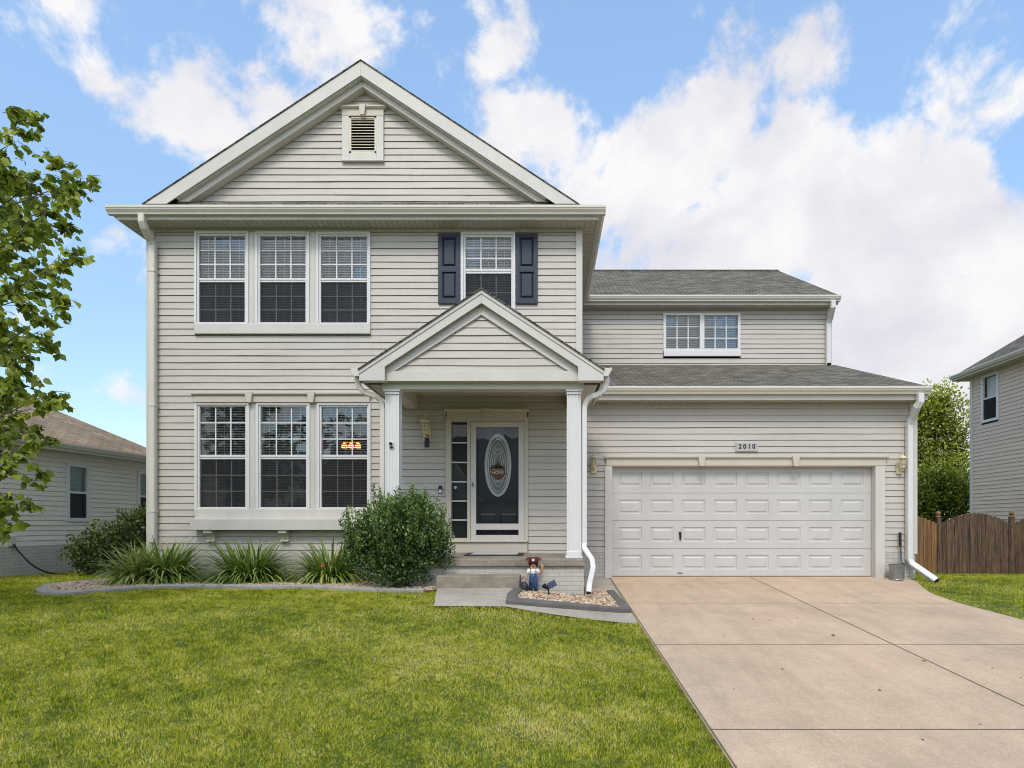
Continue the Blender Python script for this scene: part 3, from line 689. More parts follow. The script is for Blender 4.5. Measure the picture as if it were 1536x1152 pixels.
lv.build('louver', LOUVER, GV); bk = MB(); bk.poly([(a0, YM+.03, c0), (a1, YM+.03, c0), (a1, YM+.03, c1), (a0, YM+.03, c1)]); bk.build('vent_backing', BLACK, GV, fixn=False)

# ---- eaves: soffit strips, fascia and gutters
def soffit(mb, x0, x1, y0, y1, z, along='x'):
    p = .10; a, b = (x0, x1) if along == 'x' else (y0, y1); n = max(1, int((b-a)/p)); st = (b-a)/n
    for k in range(n):
        u = a+k*st
        if along == 'x': mb.box(u+.006, u+st-.006, y0, y1, z, z+.012)
        else: mb.box(x0, x1, u+.006, u+st-.006, z, z+.012)
    mb.box(x0, x1, y0, y1, z+.010, z+.02)
so = MB()
soffit(so, XL-.30, XR+.26, 10.27, YM-.005, ZS); soffit(so, XL-.30, XL-.005, YM, 21, ZS, 'y'); soffit(so, XR+.005, XR+.26, YM, YD-.3, ZS, 'y')
soffit(so, XR+.02, XS+.02, 14.22, YD-.005, ZS-.02); soffit(so, XR+.2, XG+.03, 10.95, YG-.005, 4.06)
so.build('soffit', SOFFIT, HOUSE)
GP = [(0, .13), (0, .0), (-.068, .0), (-.074, .022), (-.105, .062), (-.112, .085), (-.12, .092), (-.12, .13), (-.112, .13), (-.112, .118), (-.008, .118), (-.008, .13)]
def gutter_x(mb, x0, x1, y, z): mb.prism_x([(y+a, z+b) for a, b in GP], x0, x1)
def gutter_y(mb, y0, y1, x, z, s): mb.prism_y([(x-s*a, z+b) for a, b in GP], y0, y1)
fa = MB(); fa.box(XL-.325, XR+.285, 10.25, 10.275, ZS-.012, 7.13); fa.box(XL-.325, XL-.30, 10.276, 21.1, ZS-.012, 7.13); fa.box(XR+.26, XR+.285, 10.276, 14.2, ZS-.012, 7.13)
fa.box(XR+.02, XS+.045, 14.2, 14.225, ZS-.03, 7.12); fa.box(XR+.20, XG+.04, 10.925, 10.95, 4.05, 4.22)
fa.prism_x([(10.95, 4.05), (21, 4.05), (21, 4.2), (14.5, 5.55), (10.95, 4.21)], XG+.015, XG+.04)
fa.build('fascia', TRIM, HOUSE, .004)
gu = MB(); gutter_x(gu, XL-.44, XR+.40, 10.248, 7.05); gutter_y(gu, 10.25, 21.1, XL-.327, 7.05, -1); gutter_y(gu, 10.25, 14.1, XR+.287, 7.05, 1)
gutter_x(gu, XR+.02, XS+.07, 14.198, 7.035); gutter_x(gu, XR+.22, XG+.05, 10.923, 4.145)
gu.build('gutter', GUTTER, HOUSE)
# ---- upper wing roof (side gable) and garage roof
def slab_x(mb, yz, x0, x1, t=.035): mb.prism_x(yz + [(y, z-t) for y, z in reversed(yz)], x0, x1)
wr = MB(); slab_x(wr, [(14.12, 7.16), (17.9, 9.34), (21.7, 7.16)], -1.5, XS+.06); wr.build('roof', SHINGLE, HOUSE)
wk = MB()
for q in (-1, 1): wk.prism_x([(17.9, 9.30), (17.9+q*3.75, 7.13), (17.9+q*3.75, 6.98), (17.9, 9.13)], XS+.022, XS+.045)
wk.build('rake_board', TRIM, HOUSE)
gr = MB(); slab_x(gr, [(10.84, 4.265), (14.52, 5.635)], XR+.0, XG+.07); slab_x(gr, [(14.52, 5.635), (21.1, 4.2)], XS+.0, XG+.07); gr.build('roof', SHINGLE, HOUSE)
rd = MB(); rd.sweep([(-1.4, 17.9, 9.36), (XS+.06, 17.9, 9.36)], [(-.14, -.075), (0, .012), (.14, -.075), (0, -.02)]); rd.build('ridge_cap', SHINGLE, HOUSE)
# upper wing slider window
m = MB(); fr = rectW(994.5, 1110, 470, 527, YD); g1 = rectW(998.8, 1049, 473.5, 523.5, YD); g2 = rectW(1056, 1106, 473.8, 524, YD)
for p, q, u, v in ((fr[0], fr[1], g1[3], fr[3]), (fr[0], fr[1], fr[2], g1[2]), (fr[0], g1[0], g1[2], g1[3]), (g1[1], g2[0], g1[2], g1[3]), (g2[1], fr[1], g1[2], g1[3])): m.box(p, q, YD-.05, YD+.09, u, v)
sl_ = rectW(995, 1110.5, 527, 535, YD); m.box(sl_[0], sl_[1], YD-.068, YD+.01, sl_[2], sl_[3]-.001)
WW = m.build('window', WHITE, HOUSE, .005)
g = MB(); q = MB(); b = MB()
for a0, a1, c0, c1 in (g1, g2):
    g.poly([(a0, YD+.012, c0), (a1, YD+.012, c0), (a1, YD+.012, c1), (a0, YD+.012, c1)])
    for i in (1, 2):
        xx = a0+(a1-a0)*i/3; q.box(xx-.013, xx+.013, YD+.002, YD+.01, c0, c1); zz = c0+(c1-c0)*i/3; q.box(a0, a1, YD+.0015, YD+.0105, zz-.011, zz+.011)
    z = c0
    while z < c1+.03: b.prism_x([(YD+.08, z-.018), (YD+.12, z+.018), (YD+.119, z+.021), (YD+.079, z-.015)], a0, a1); z += .0445
g.build('pane', GLASS, WW, fixn=False); q.build('grille', WHITE, WW); b.build('blind', BLIND, WW)

# ---- downspouts
DP = [(-.041, -.032), (-.03, -.041), (.03, -.041), (.041, -.032), (.041, .032), (.03, .041), (-.03, .041), (-.041, .032)]
def downspout(path, label=None, w=1.0, outlet=False):
    m = MB(); m.sweep(path, [(a*w, b*w) for a, b in DP], ref=(0, 1, 0)); o = m.build('downspout', GUTTER if not outlet else WHITE, HOUSE, smooth=False)
    if outlet:
        p, q = Vector(path[-1]), Vector(path[-2]); d = (p-q).normalized()
        k = MB(); k.sweep([tuple(p+d*.001), tuple(p+d*.006)], [(a*w*.86, b*w*.86) for a, b in DP], ref=(0, 1, 0)); k.build('spout_mouth', BLACK, o)
    if label: o['label'] = label
    return o
xl = X(229, 10.5)
downspout([(X(214, 10.22), 10.21, 7.06), (X(214, 10.22), 10.21, 6.93), (X(217, 10.26), 10.25, 6.86), (xl-.02, 10.46, 6.74), (xl, 10.51, 6.66), (xl, 10.512, 6.5), (xl, 10.512, 1.33)], w=1.25)
for z in (6.2, 3.85, 2.0): MB().box(xl-.065, xl+.065, 10.452, 10.56, z, z+.025).build('downspout_strap', GUTTER, HOUSE)
xs = X(1242.5, YD-.09)
downspout([(X(1249, 14.14), 14.13, 7.04), (X(1249, 14.14), 14.13, 6.9), (xs+.02, 14.36, 6.7), (xs, 14.42, 6.6), (xs, 14.425, 5.62), (xs, 14.38, 5.60)], w=1.3, outlet=True)
xg = X(1364.5, 11.15)
downspout([(X(1380, 10.87), 10.865, 4.15), (X(1380, 10.87), 10.865, 4.0), (X(1376, 10.9), 10.91, 3.92), (xg+.02, 11.10, 3.74), (xg, 11.155, 3.64), (xg, 11.16, 3.5), (xg, 11.16, 1.13), (xg+.03, 11.12, 1.04), (X(1403, 10.75), 10.72, .77)], w=1.3, outlet=True)

# ---- garage door, trim, brackets
gt = MB(); jx0, jx1 = X(907, YG), X(1325.5, YG)
gt.box(jx0, oG[0], YG-.055, YG+.14, .76, oG[3]); gt.box(oG[1], jx1, YG-.055, YG+.14, .76, oG[3]); gt.box(oG[0], oG[1], YG-.05, YG+.14, oG[3]-.012, oG[3]+.06)
gt.build('garage_trim', TRIM, HOUSE, .005)
gh = MB(); trim_header(gh, 907.5, 1327.5, 684.5, 699, YG, keys=(1050.5, 1190.5)); gh.build('garage_header', HEADER, HOUSE, .004)
GD = MB(); zb = float(zd(YG))+.03; zt = oG[3]+.02; GD.box(oG[0]+.004, oG[1]-.004, YG+.135, YG+.155, zb+.01, zt); GDO = GD.build('garage_door', GDOOR, HOUSE)
hs = (zt-zb)/4
for r in range(4):
    s = MB(); u0 = zb+r*hs+.003; u1 = zb+(r+1)*hs-.003; yf = YG+.098; x0, x1 = oG[0]+.005, oG[1]-.005
    if r == 3: u1 = zt
    pitch = (x1-x0-.10)/8; pw, ph = .44, .275; zc = zb+(r+.5)*hs; p0, p1 = zc-ph/2, zc+ph/2
    def face(a, b, c, d, y=yf): s.poly([(a, y, c), (b, y, c), (b, y, d), (a, y, d)])
    face(x0, x1, u0, p0); face(x0, x1, p1, u1); cx = x0
    for k in range(8):
        c = x0+.05+pitch*(k+.5); a, b = c-pw/2, c+pw/2; face(cx, a, p0, p1); cx = b
        loops = [(0, 0), (.014, .015), (.038, .015), (.062, .002)]
        for (i0, d0), (i1, d1) in zip(loops, loops[1:]):
            o = [(a+i0, p0+i0), (b-i0, p0+i0), (b-i0, p1-i0), (a+i0, p1-i0)]; n_ = [(a+i1, p0+i1), (b-i1, p0+i1), (b-i1, p1-i1), (a+i1, p1-i1)]
            for e in range(4):
                f = (e+1) % 4; s.poly([(o[e][0], yf+d0, o[e][1]), (o[f][0], yf+d0, o[f][1]), (n_[f][0], yf+d1, n_[f][1]), (n_[e][0], yf+d1, n_[e][1])])
        i = .062; face(a+i, b-i, p0+i, p1-i, yf+.002)
    face(cx, x1, p0, p1)
    s.poly([(x0, yf, u0), (x1, yf, u0), (x1, yf+.036, u0), (x0, yf+.036, u0)]); s.poly([(x0, yf, u1), (x1, yf, u1), (x1, yf+.036, u1), (x0, yf+.036, u1)])
    s.build('door_section', GDOOR, GDO, fixn=False)
h = MB(); hx, hz = X(1020, YG+.1), Z(803, YG+.1); h.box(hx-.014, hx+.014, YG+.085, YG+.097, hz-.075, hz+.03); h.ball((hx, YG+.08, hz+.045), .028, .018, .028); h.sweep([(hx, YG+.085, hz+.02), (hx+.008, YG+.05, hz-.01), (hx+.006, YG+.05, hz-.06), (hx, YG+.085, hz-.08)], [(-.009, -.009), (.009, -.009), (.009, .009), (-.009, .009)])
h.build('handle', BLACK, GDO)
h = MB(); hz = zb+.06; h.box(hx-.045, hx+.045, YG+.082, YG+.097, hz-.01, hz+.008); h.build('latch', STEEL, GDO)
sl2 = MB(); sl2.box(oG[0]+.004, oG[1]-.004, YG+.10, YG+.14, zb-.03, zb+.002); sl2.build('rubber_seal', BLACK, GDO)

# ---- entry porch
PR = thing
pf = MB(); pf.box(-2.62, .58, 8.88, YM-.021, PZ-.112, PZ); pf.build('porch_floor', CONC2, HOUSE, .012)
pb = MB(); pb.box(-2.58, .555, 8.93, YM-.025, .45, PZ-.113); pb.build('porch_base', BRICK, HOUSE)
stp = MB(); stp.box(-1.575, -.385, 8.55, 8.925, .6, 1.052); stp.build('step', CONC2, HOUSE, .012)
ZB = Z(584, YP); ZB1 = Z(571.5, YP)            # beam bottom, top
for xc in (X(588, YP), X(861, YP)):
    w = .098; y0, y1 = YP, YP+.196; c = MB(); b0, b1 = PZ+.105, ZB-.075
    c.box(xc-w+.012, xc+w-.012, y0+.012, y1-.012, b0, b1)
    for k in range(5):                          # raised ribs of the fluting on front and sides
        u = xc-w+.004+(2*w-.008)*k/4; c.box(u-.011, u+.011, y0, y0+.02, b0, b1); c.box(u-.011, u+.011, y1-.02, y1, b0, b1)
        v = y0+.004+.188*k/4
        if 0 < k < 4: c.box(xc-w, xc-w+.02, v-.011, v+.011, b0, b1); c.box(xc+w-.02, xc+w, v-.011, v+.011, b0, b1)
    o = c.build('column', COLUMN, HOUSE, .003)
    k = MB(); k.box(xc-w-.012, xc+w+.012, y0-.012, y1+.012, ZB-.075, ZB-.035); k.box(xc-w-.028, xc+w+.028, y0-.028, y1+.028, ZB-.034, ZB-.001); k.build('capital', COLUMN, o, .006)
    k = MB(); k.box(xc-w-.018, xc+w+.018, y0-.018, y1+.018, PZ+.04, PZ+.105); k.box(xc-w-.032, xc+w+.032, y0-.032, y1+.032, PZ+.001, PZ+.04); k.build('plinth', COLUMN, o, .006)
bm_ = MB(); bx0, bx1 = X(573, YP), X(876, YP); bm_.box(bx0, bx1, YP-.012, YP+.20, ZB, ZB1)
bm_.box(bx0+.01, bx0+.20, YP+.201, YM-.025, ZB+.002, ZB1+.14); bm_.box(bx1-.20, bx1-.01, YP+.201, YM-.025, ZB+.002, ZB1+.14)
bm_.build('porch_beam', TRIM, HOUSE, .006)
ce = MB(); soffit(ce, bx0+.2, bx1-.2, YP+.2, YM-.03, ZB1+.10, 'x'); ce.build('porch_ceiling', SOFFIT, HOUSE)
YR = 8.78; pxc, pza = X(722, YR), Z(432.5, YR); psl = .6575; pxe = 1.80
pr = MB(); pr.prism_y([(pxc-pxe, pza+.002-psl*pxe), (pxc, pza+.002), (pxc+pxe, pza+.002-psl*pxe), (pxc+pxe, pza-.018-psl*pxe), (pxc, pza-.018), (pxc-pxe, pza-.018-psl*pxe)], YR-.035, YM-.004)
pr.build('porch_roof', SHINGLE, HOUSE)
def PXZ(px, py, Y): return (X(px, Y), Z(py, Y))
ped = MB()
zc_ = Z(571, YR); d0 = (pza-.02-Z(552, YR))/psl
vt = Z(432, YR)-Z(452, YR); xi = X(867, YR)-pxc
for q in (-1, 1):
    xo = pxc+q*1.79; xin = pxc+q*xi; zo = pza-.02-psl*1.79; zin = pza-.02-vt-psl*xi
    ped.prism_y([(pxc, pza-.02), (xo, zo), (xo, zc_), (xin, zc_), (xin, zin), (pxc, pza-.02-vt)], YR, YR+.028)
    ped.box(min(xin, xo), max(xin, xo), YR+.029, YP-.06, zc_, zc_+.02)
    # shingle mould: a thin upper strip standing proud of the rake
    ped.prism_y([(pxc, pza-.019), (xo, zo+.001), (xo, zo-.06), (pxc, pza-.08)], YR-.014, YR-.001)
ped.build('rake_board', TRIM, HOUSE, .004)
YF = YR+.085
fz = MB(); zb0 = Z(571.5, YF); zb1 = Z(556.5, YF); it = Z(472, YF); ix = X(852.5, YF)-X(722, YF); fs = (it-zb1)/ix; xcf = X(722, YF)
fz.box(xcf-1.52, xcf+1.52, YF, YF+.03, zb0, zb1)
for q in (-1, 1): fz.prism_y([(xcf, it), (xcf+q*ix, zb1+.001), (xcf+q*1.515, zb1+.001), (xcf+q*1.515, it+.24-fs*1.515), (xcf, it+.24)], YF, YF+.03)
fz.build('pediment_frieze', TRIM, HOUSE, .003)
ps = MB(); siding(ps, (xcf-ix-.05, YF+.05), (1, 0), (0, -1), 2*ix+.1, zb1-.02, it+.02, clip=lambda z: (ix+.05-max(0, (it+.05-z)/fs), ix+.05+max(0, (it+.05-z)/fs)), h=.112)
ps.build('pediment_siding', SIDING, HOUSE, fixn=False)
sf = MB()
for q in (-1, 1): sf.box(pxc+q*1.30, pxc+q*1.72, YP+.02, YM-.03, zc_-.012, zc_-.001)
sf.box(pxc-1.75, pxc+1.75, YF+.031, YP-.013, zb0-.002, zb0+.012); sf.build('porch_soffit', SOFFIT, HOUSE)
zg = Z(562, YR)-.02
for q in (-1, 1):
    pg = MB(); gutter_y(pg, YR-.01, YM-.03, pxc+q*1.79, zg, q); pg.build('porch_gutter', GUTTER, HOUSE)
    MB().box(pxc+q*1.765, pxc+q*1.788, YR+.03, YM-.03, zc_, zg+.1).build('porch_fascia', TRIM, HOUSE)
def arc(p0, p1, p2, n=6): return [tuple((1-t)**2*np.array(p0)+2*t*(1-t)*np.array(p1)+t*t*np.array(p2)) for t in np.linspace(0, 1, n)]
xd = X(574, 9.06)
downspout([(pxc-1.85, 8.9, zg+.01)] + arc((pxc-1.85, 8.9, zg-.06), (pxc-1.83, 8.92, zg-.2), (pxc-1.66, 8.97, zg-.235), 5) + arc((pxc-1.62, 8.98, zg-.245), (xd, 9.06, zg-.28), (xd, 9.06, zg-.46), 6) + [(xd, 9.06, 1.2)], w=.92)
xd2 = X(876.5, 9.06)
downspout([(pxc+1.85, 8.9, zg+.01)] + arc((pxc+1.85, 8.9, zg-.06), (pxc+1.83, 8.92, zg-.2), (pxc+1.70, 8.97, zg-.235), 5) + arc((pxc+1.66, 8.98, zg-.245), (xd2, 9.06, zg-.27), (xd2, 9.06, zg-.46), 6) + [(xd2, 9.06, 1.5), (xd2, 9.0, 1.42), (X(888, 8.9), 8.84, 1.26), (X(889, 8.86), 8.80, 1.15), (X(884, 8.75), 8.74, .92), (X(882.5, 8.7), 8.66, .80)], w=.92, outlet=True)

# ---- entry door unit
en = MB()
for r in ((669, 677.3, 629, 812), (786.5, 792.5, 629, 812), (701.3, 706, 629, 812)): a, b, c, d = rectW(*r, YM); en.box(a, b, YM-.055, YM+.12, c, d)
a, b, c, d = rectW(669, 792.5, 627, 633, YM); en.box(a, b, YM-.052, YM+.12, c, d)
a, b, c, d = rectW(671, 791.5, 812, 829, YM); en.box(a, b, YM-.05, YM+.12, c, d-.002)
a, b, c, d = rectW(677.3, 701.3, 807, 812, YM); en.box(a, b, YM-.045, YM+.11, c, d)
a, b, c, d = rectW(671, 791, 810.5, 813, YM); en.box(a, b, YM-.085, YM-.051, c, d)
EN = en.build('door_frame', HEADER, HOUSE, .004)
eh = MB(); trim_header(eh, 669, 792.5, 614.5, 628, YM, keys=(730.5,), kw=6); eh.build('door_header', HEADER, HOUSE, .004)
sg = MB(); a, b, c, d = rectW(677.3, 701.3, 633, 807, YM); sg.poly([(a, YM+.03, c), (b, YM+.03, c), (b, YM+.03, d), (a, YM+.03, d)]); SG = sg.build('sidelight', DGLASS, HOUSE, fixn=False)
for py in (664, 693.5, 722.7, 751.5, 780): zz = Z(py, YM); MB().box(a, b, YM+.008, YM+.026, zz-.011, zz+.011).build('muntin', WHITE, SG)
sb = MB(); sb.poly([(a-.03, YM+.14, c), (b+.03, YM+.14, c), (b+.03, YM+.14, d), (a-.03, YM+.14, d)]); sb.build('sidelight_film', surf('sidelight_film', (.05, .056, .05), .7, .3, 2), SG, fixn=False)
st = MB(); a, b, c, d = rectW(706, 786.5, 633.5, 811, YM); ga, gb, gc, gd = rectW(714.6, 778, 641, 785.5, YM); ka, kb, kc, kd = rectW(714.6, 778, 794.8, 802.5, YM)
y0, y1 = YM-.042, YM-.008
st.box(a+.003, ga, y0, y1, c, d); st.box(gb, b-.003, y0, y1, c, d); st.box(ga, gb, y0, y1, gd, d); st.box(ga, gb, y0, y1, kd, gc); st.box(ga, gb, y0, y1, c, kc)
STD = st.build('storm_door', TRIM, HOUSE, .004)
p = MB(); p.poly([(ga, YM-.025, gc), (gb, YM-.025, gc), (gb, YM-.025, gd), (ga, YM-.025, gd)]); p.poly([(ga, YM-.025, kc), (gb, YM-.025, kc), (gb, YM-.025, kd), (ga, YM-.025, kd)]); p.build('pane', DGLASS, STD, fixn=False)
h = MB(); hx, hz = X(709.5, YM), Z(727, YM); h.box(hx-.012, hx+.012, y0-.012, y0-.001, hz-.05, hz+.05); h.ball((hx, y0-.03, hz), .018); h.build('handle', STEEL, STD)
fd = MB(); fd.box(a, b, YM+.07, YM+.11, c, d)
cxo, czo = X(747, YM+.05), Z(698, YM+.05); ax, az = 20.2*YM/F, 47.2*YM/F
for u0, u1, q0, q1 in ((-.33, -.04, .07, .42), (.04, .33, .07, .42)):
    fd.prism([(cxo+u0, YM+.069, c+q0+.06), (cxo+u1, YM+.069, c+q0+.06), (cxo+u1, YM+.069, c+q1+.06), (cxo+u0, YM+.069, c+q1+.06)], [(cxo+u0+.03, YM+.058, c+q0+.09), (cxo+u1-.03, YM+.058, c+q0+.09), (cxo+u1-.03, YM+.058, c+q1+.03), (cxo+u0+.03, YM+.058, c+q1+.03)])
FD = fd.build('front_door', DARKDOOR, HOUSE)
def ring(mb, rx, rz, w, y0, y1, n=48, pointed=0):
    """elliptical (or pointed lens shaped) moulding standing on the door"""
    def pt(t, k):
        s, c = math.sin(t), math.cos(t); e = 1 - pointed*(abs(c)**3)
        return (cxo+(rx-k)*s*(abs(s)**(pointed*.9)), czo+(rz-k)*c)
    for i in range(n):
        t0, t1 = 2*math.pi*i/n, 2*math.pi*(i+1)/n; A, B, Cc, D = pt(t0, 0), pt(t1, 0), pt(t1, w), pt(t0, w)
        mb.prism([(q[0], y0, q[1]) for q in (A, B, Cc, D)], [(q[0], y1, q[1]) for q in (A, B, Cc, D)])
r_ = MB(); ring(r_, ax, az, .05, YM+.04, YM+.069); r_.build('oval_frame', WHITE, FD)
og = MB(); og.poly([(cxo+(ax-.04)*math.sin(t), YM+.062, czo+(az-.04)*math.cos(t)) for t in np.linspace(0, 2*math.pi, 48, endpoint=False)]); OG = og.build('oval_glass', FROST, FD, fixn=False)
LEAD = surf('glass_caming', (.80, .79, .74), .35, .1, 10, metal=.2)
cm = MB()
for f, pt_ in ((.74, 0), (.60, .5), (.46, .8), (.30, .9)): ring(cm, ax*f, az*(f+.10), .010, YM+.052, YM+.060, 40, pt_)
for sx in (-1, 1):
    for sz in (-1, 1):
        cm.sweep([(cxo+sx*.03, YM+.056, czo+sz*.20), (cxo+sx*.075, YM+.056, czo+sz*.24), (cxo+sx*.045, YM+.056, czo+sz*.30), (cxo, YM+.056, czo+sz*.27)], [(-.004, -.004), (.004, -.004), (.004, .004), (-.004, .004)], ref=(0, 1, 0))
cm.build('caming', LEAD, FD)

# ================================================================ THINGS ON AND AROUND THE HOUSE
# door sign: orange welcome plaque with greenery
DS = thing('door_sign', 'small orange welcome plaque with greenery hanging on the oval door glass', 'sign', (cxo, YM+.03, Z(714, YM)))
w = MB(); w.box(-.125, .125, 0, .012, .02, .14); w.prism_y([(-.09, .02), (-.05, -.05), (.05, -.05), (.09, .02)], .001, .011); w.build('plaque', surf('orange_wood', (.27, .12, .055), .7, .35, 25), DS, .004)
w = MB(); w.prism_y([(-.07, .145), (-.045, .20), (0, .26), (.045, .20), (.07, .145)], .002, .01); w.build('topper', surf('ochre_wood', (.22, .10, .04), .7, .35, 25), DS, .003)
LETW = surf('cream_lettering', (.80, .74, .66), .6, .05, 10)
for txt, sz, zz in (('WELCOME', .042, .115), ('HOME', .072, .060)):
    me = text_mesh(txt, sz, .002); o = link('lettering', me, LETW, DS); o.location = (0, -.003, zz)
n = 110; pos = np.stack([rng.uniform(-.12, .12, n), rng.uniform(-.02, .006, n), rng.normal(.165, .018, n)], 1)
scatter('greenery', pos, rand_unit(n), .03, LEAF4[0], LEAF4[1], leafmat('door_greenery', [(.02, .05, .015), (.06, .10, .03)], .2), DS)

# house number plaque
hx, hz = X(1119, YG), Z(670.8, YG)
NP = thing('house_number', 'grey stone textured plaque with black house number 2010 above garage door', 'house number', (hx, YG-.03, hz))
m = MB(); m.box(-.212, .212, -.014, .008, -.092, .092); m.build('mount_block', SIDING, NP, .008)
m = MB(); m.box(-.195, .19, -.024, -.013, -.079, .079); m.build('plate', surf('stone_plate', (.50, .48, .455), .85, .3, 40, .4, 60, fine=.2, fscale=120), NP, .004)
for k, ch in enumerate('2010'):
    o = link('digit', text_mesh(ch, .118, .003), BLACK, NP); o.location = (-.128+.085*k + (.004 if ch == '1' else 0), -.027, .004)

# wall lanterns
def lantern(loc, label, cap_dome=False):
    T = thing('wall_lantern', label, 'wall lantern', loc, 'brass lanterns on the front walls')
    m = MB(); m.prism_y([(-.042, -.13), (.042, -.13), (.052, -.11), (.052, .05), (.032, .08), (-.032, .08), (-.052, .05), (-.052, -.11)], -.018, .0); m.build('back_plate', BRASS, T, .005)
    m = MB(); m.tube(arc((0, -.015, -.06), (0, -.16, -.11), (0, -.13, -.02), 8), .009, 8); m.tube(arc((.0, -.02, -.02), (.03, -.08, -.10), (.0, -.10, -.05), 8), .006, 6); m.build('arm', BRASS, T, smooth=True)
    y = -.125; m = MB()
    for k in range(6):
        t = 2*math.pi*k/6; m.tube([(.036*math.cos(t), y+.036*math.sin(t), .0), (.062*math.cos(t), y+.062*math.sin(t), .14)], .0055, 5)
    m.lathe((0, y, -.03), [(.006, -.025), (.018, -.012), (.03, 0), (.042, .02), (.040, .034)], 12); m.lathe((0, y, .136), [(.066, 0), (.068, .012)], 12); m.build('cage', BRASS, T)
    m = MB(); m.lathe((0, y, .004), [(.030, 0), (.054, .132)], 12); m.build('glass_shade', LAMPGLASS, T, smooth=True)
    m = MB(); m.lathe((0, y, .148), [(.078, 0), (.074, .014), (.05, .036), (.03, .052), (.012, .062), (.009, .078), (.014, .086), (.006, .10), (.003, .12)], 14); m.build('cap', BRASS, T, smooth=True)
    return T
L1 = lantern((X(641, YM), YM-.026, Z(650, YM)), 'tall brass lantern beside the front door with a dark sleeve under it')
L1.scale = (1.25, 1.15, 1.22)
lantern((X(890.5, YG), YG-.026, Z(700, YG)), 'brass lantern on the wall between porch downspout and garage door')
lantern((X(1347, YG), YG-.026, Z(701, YG)), 'brass lantern on the wall right of the garage door')
T = thing('hanging_sleeve', 'narrow dark navy sleeve hanging from the lantern beside the door', 'sleeve', (X(640.5, 10.45), 10.45, Z(671, 10.45)))
m = MB(); m.box(-.042, .042, -.02, .02, 0, .165); m.build('body', surf('dark_navy_plastic', (.012, .016, .035), .5, .3, 8), T, .01)
m = MB(); m.tube([(-.036, 0, .165), (-.022, 0, .21), (.022, 0, .21), (.036, 0, .165)], .008, 6); m.build('hanger', BLACK, T)

# doorbell, camera on the column, sticker
T = thing('doorbell', 'small black and white video doorbell on the siding left of the door frame', 'doorbell', (X(661, YM), YM-.025, Z(734.5, YM)))
m = MB(); m.box(-.032, .032, -.02, .004, -.07, .07); m.build('housing', BLACK, T, .006); m = MB(); m.box(-.024, .024, -.024, -.019, -.064, .0); m.lathe((0, 0, 0), [(0.001, 0), (.001, .001)], 4); m.build('button_face', WHITE, T, .004)
T = thing('security_camera', 'tiny white and black camera screwed to left porch column', 'camera', (X(587.5, YP), YP-.002, Z(667, YP)))
m = MB(); m.box(-.032, .032, -.018, .0, -.045, .045); m.build('mount', WHITE, T, .005); m = MB(); m.ball((-.006, -.035, .012), .027, .03, .024); m.box(-.024, .024, -.024, -.017, -.05, -.03); m.build('lens', BLACK, T, smooth=True)
T = MB(); T.prism([(.026*math.cos(t), 0, .026*math.sin(t)) for t in np.linspace(0, 6.283, 14, endpoint=False)], [(.026*math.cos(t), .002, .026*math.sin(t)) for t in np.linspace(0, 6.283, 14, endpoint=False)])
o = T.build('alarm_sticker', surf('sticker', (.45, .60, .68), .4, .1, 20)); o.location = (X(683, YM+.02), YM+.024, Z(731, YM)); tag(o, 'round pale blue sticker inside the sidelight beside the door', 'sticker')

# door mat
T = thing('doormat', 'pale doormat with dark border lying before the front door', 'doormat', (X(743, 10.1), 10.1, PZ+.002))
m = MB(); m.box(-.48, .48, -.42, .36, 0, .014); m.build('border', surf('dark_mat', (.03, .027, .025), .95, .3, 20, .4, 80), T, .004); m = MB(); m.box(-.38, .38, -.32, .26, .0145, .018); m.build('field', surf('mat_field', (.50, .48, .45), .95, .2, 20, .4, 80), T)

# chandelier glowing behind the right lower window
T = thing('chandelier', 'lit amber ceiling lamp seen through the right lower window', 'ceiling lamp', (X(527, 11.9), 11.9, Z(668, 11.9)))
m = MB(); m.tube([(0, 0, .05), (0, 0, .85)], .012, 6); m.tube([(-.16, 0, .06), (.16, 0, .06)], .014, 6); m.build('stem', BRASS, T)
for k in (-1, 0, 1):
    m = MB(); m.lathe((k*.135, 0, -.05), [(.058, 0), (.06, .03), (.04, .075), (.018, .10)], 12); m.build('shade', BULB, T, smooth=True)

# garden figure: farmer boy ornament
FX, FY = X(800, 8.7), 8.66; FZ = lz(FX, FY)+.03
T = thing('garden_figurine', 'small painted garden figure in red hat and blue overalls waving beside the step', 'garden ornament', (FX, FY, FZ))
def skin_mesh(name, verts, edges, radii, mat, parent, sub=2):
    me = bpy.data.meshes.new(name); me.from_pydata(verts, edges, []); o = link(name, me, mat, parent)
    sk = o.modifiers.new('skin', 'SKIN'); sd = o.modifiers.new('sub', 'SUBSURF'); sd.levels = sd.render_levels = sub
    for v, r in zip(me.skin_vertices[0].data, radii): v.radius = (r, r*.85) if not isinstance(r, tuple) else r
    me.skin_vertices[0].data[0].use_root = True
    bpy.context.view_layer.update(); ev = o.evaluated_get(bpy.context.evaluated_depsgraph_get()); m2 = bpy.data.meshes.new_from_object(ev)
    o.modifiers.clear(); o.data = m2; m2.polygons.foreach_set('use_smooth', [True]*len(m2.polygons)); return o
SKIN = surf('painted_skin', (.46, .24, .13), .5, .15, 12); SHIRT = surf('painted_shirt', (.72, .72, .70), .5, .1, 12); OVER = surf('painted_denim', (.035, .075, .19), .5, .4, 14); RED = surf('painted_red', (.12, .016, .014), .45, .35, 10)
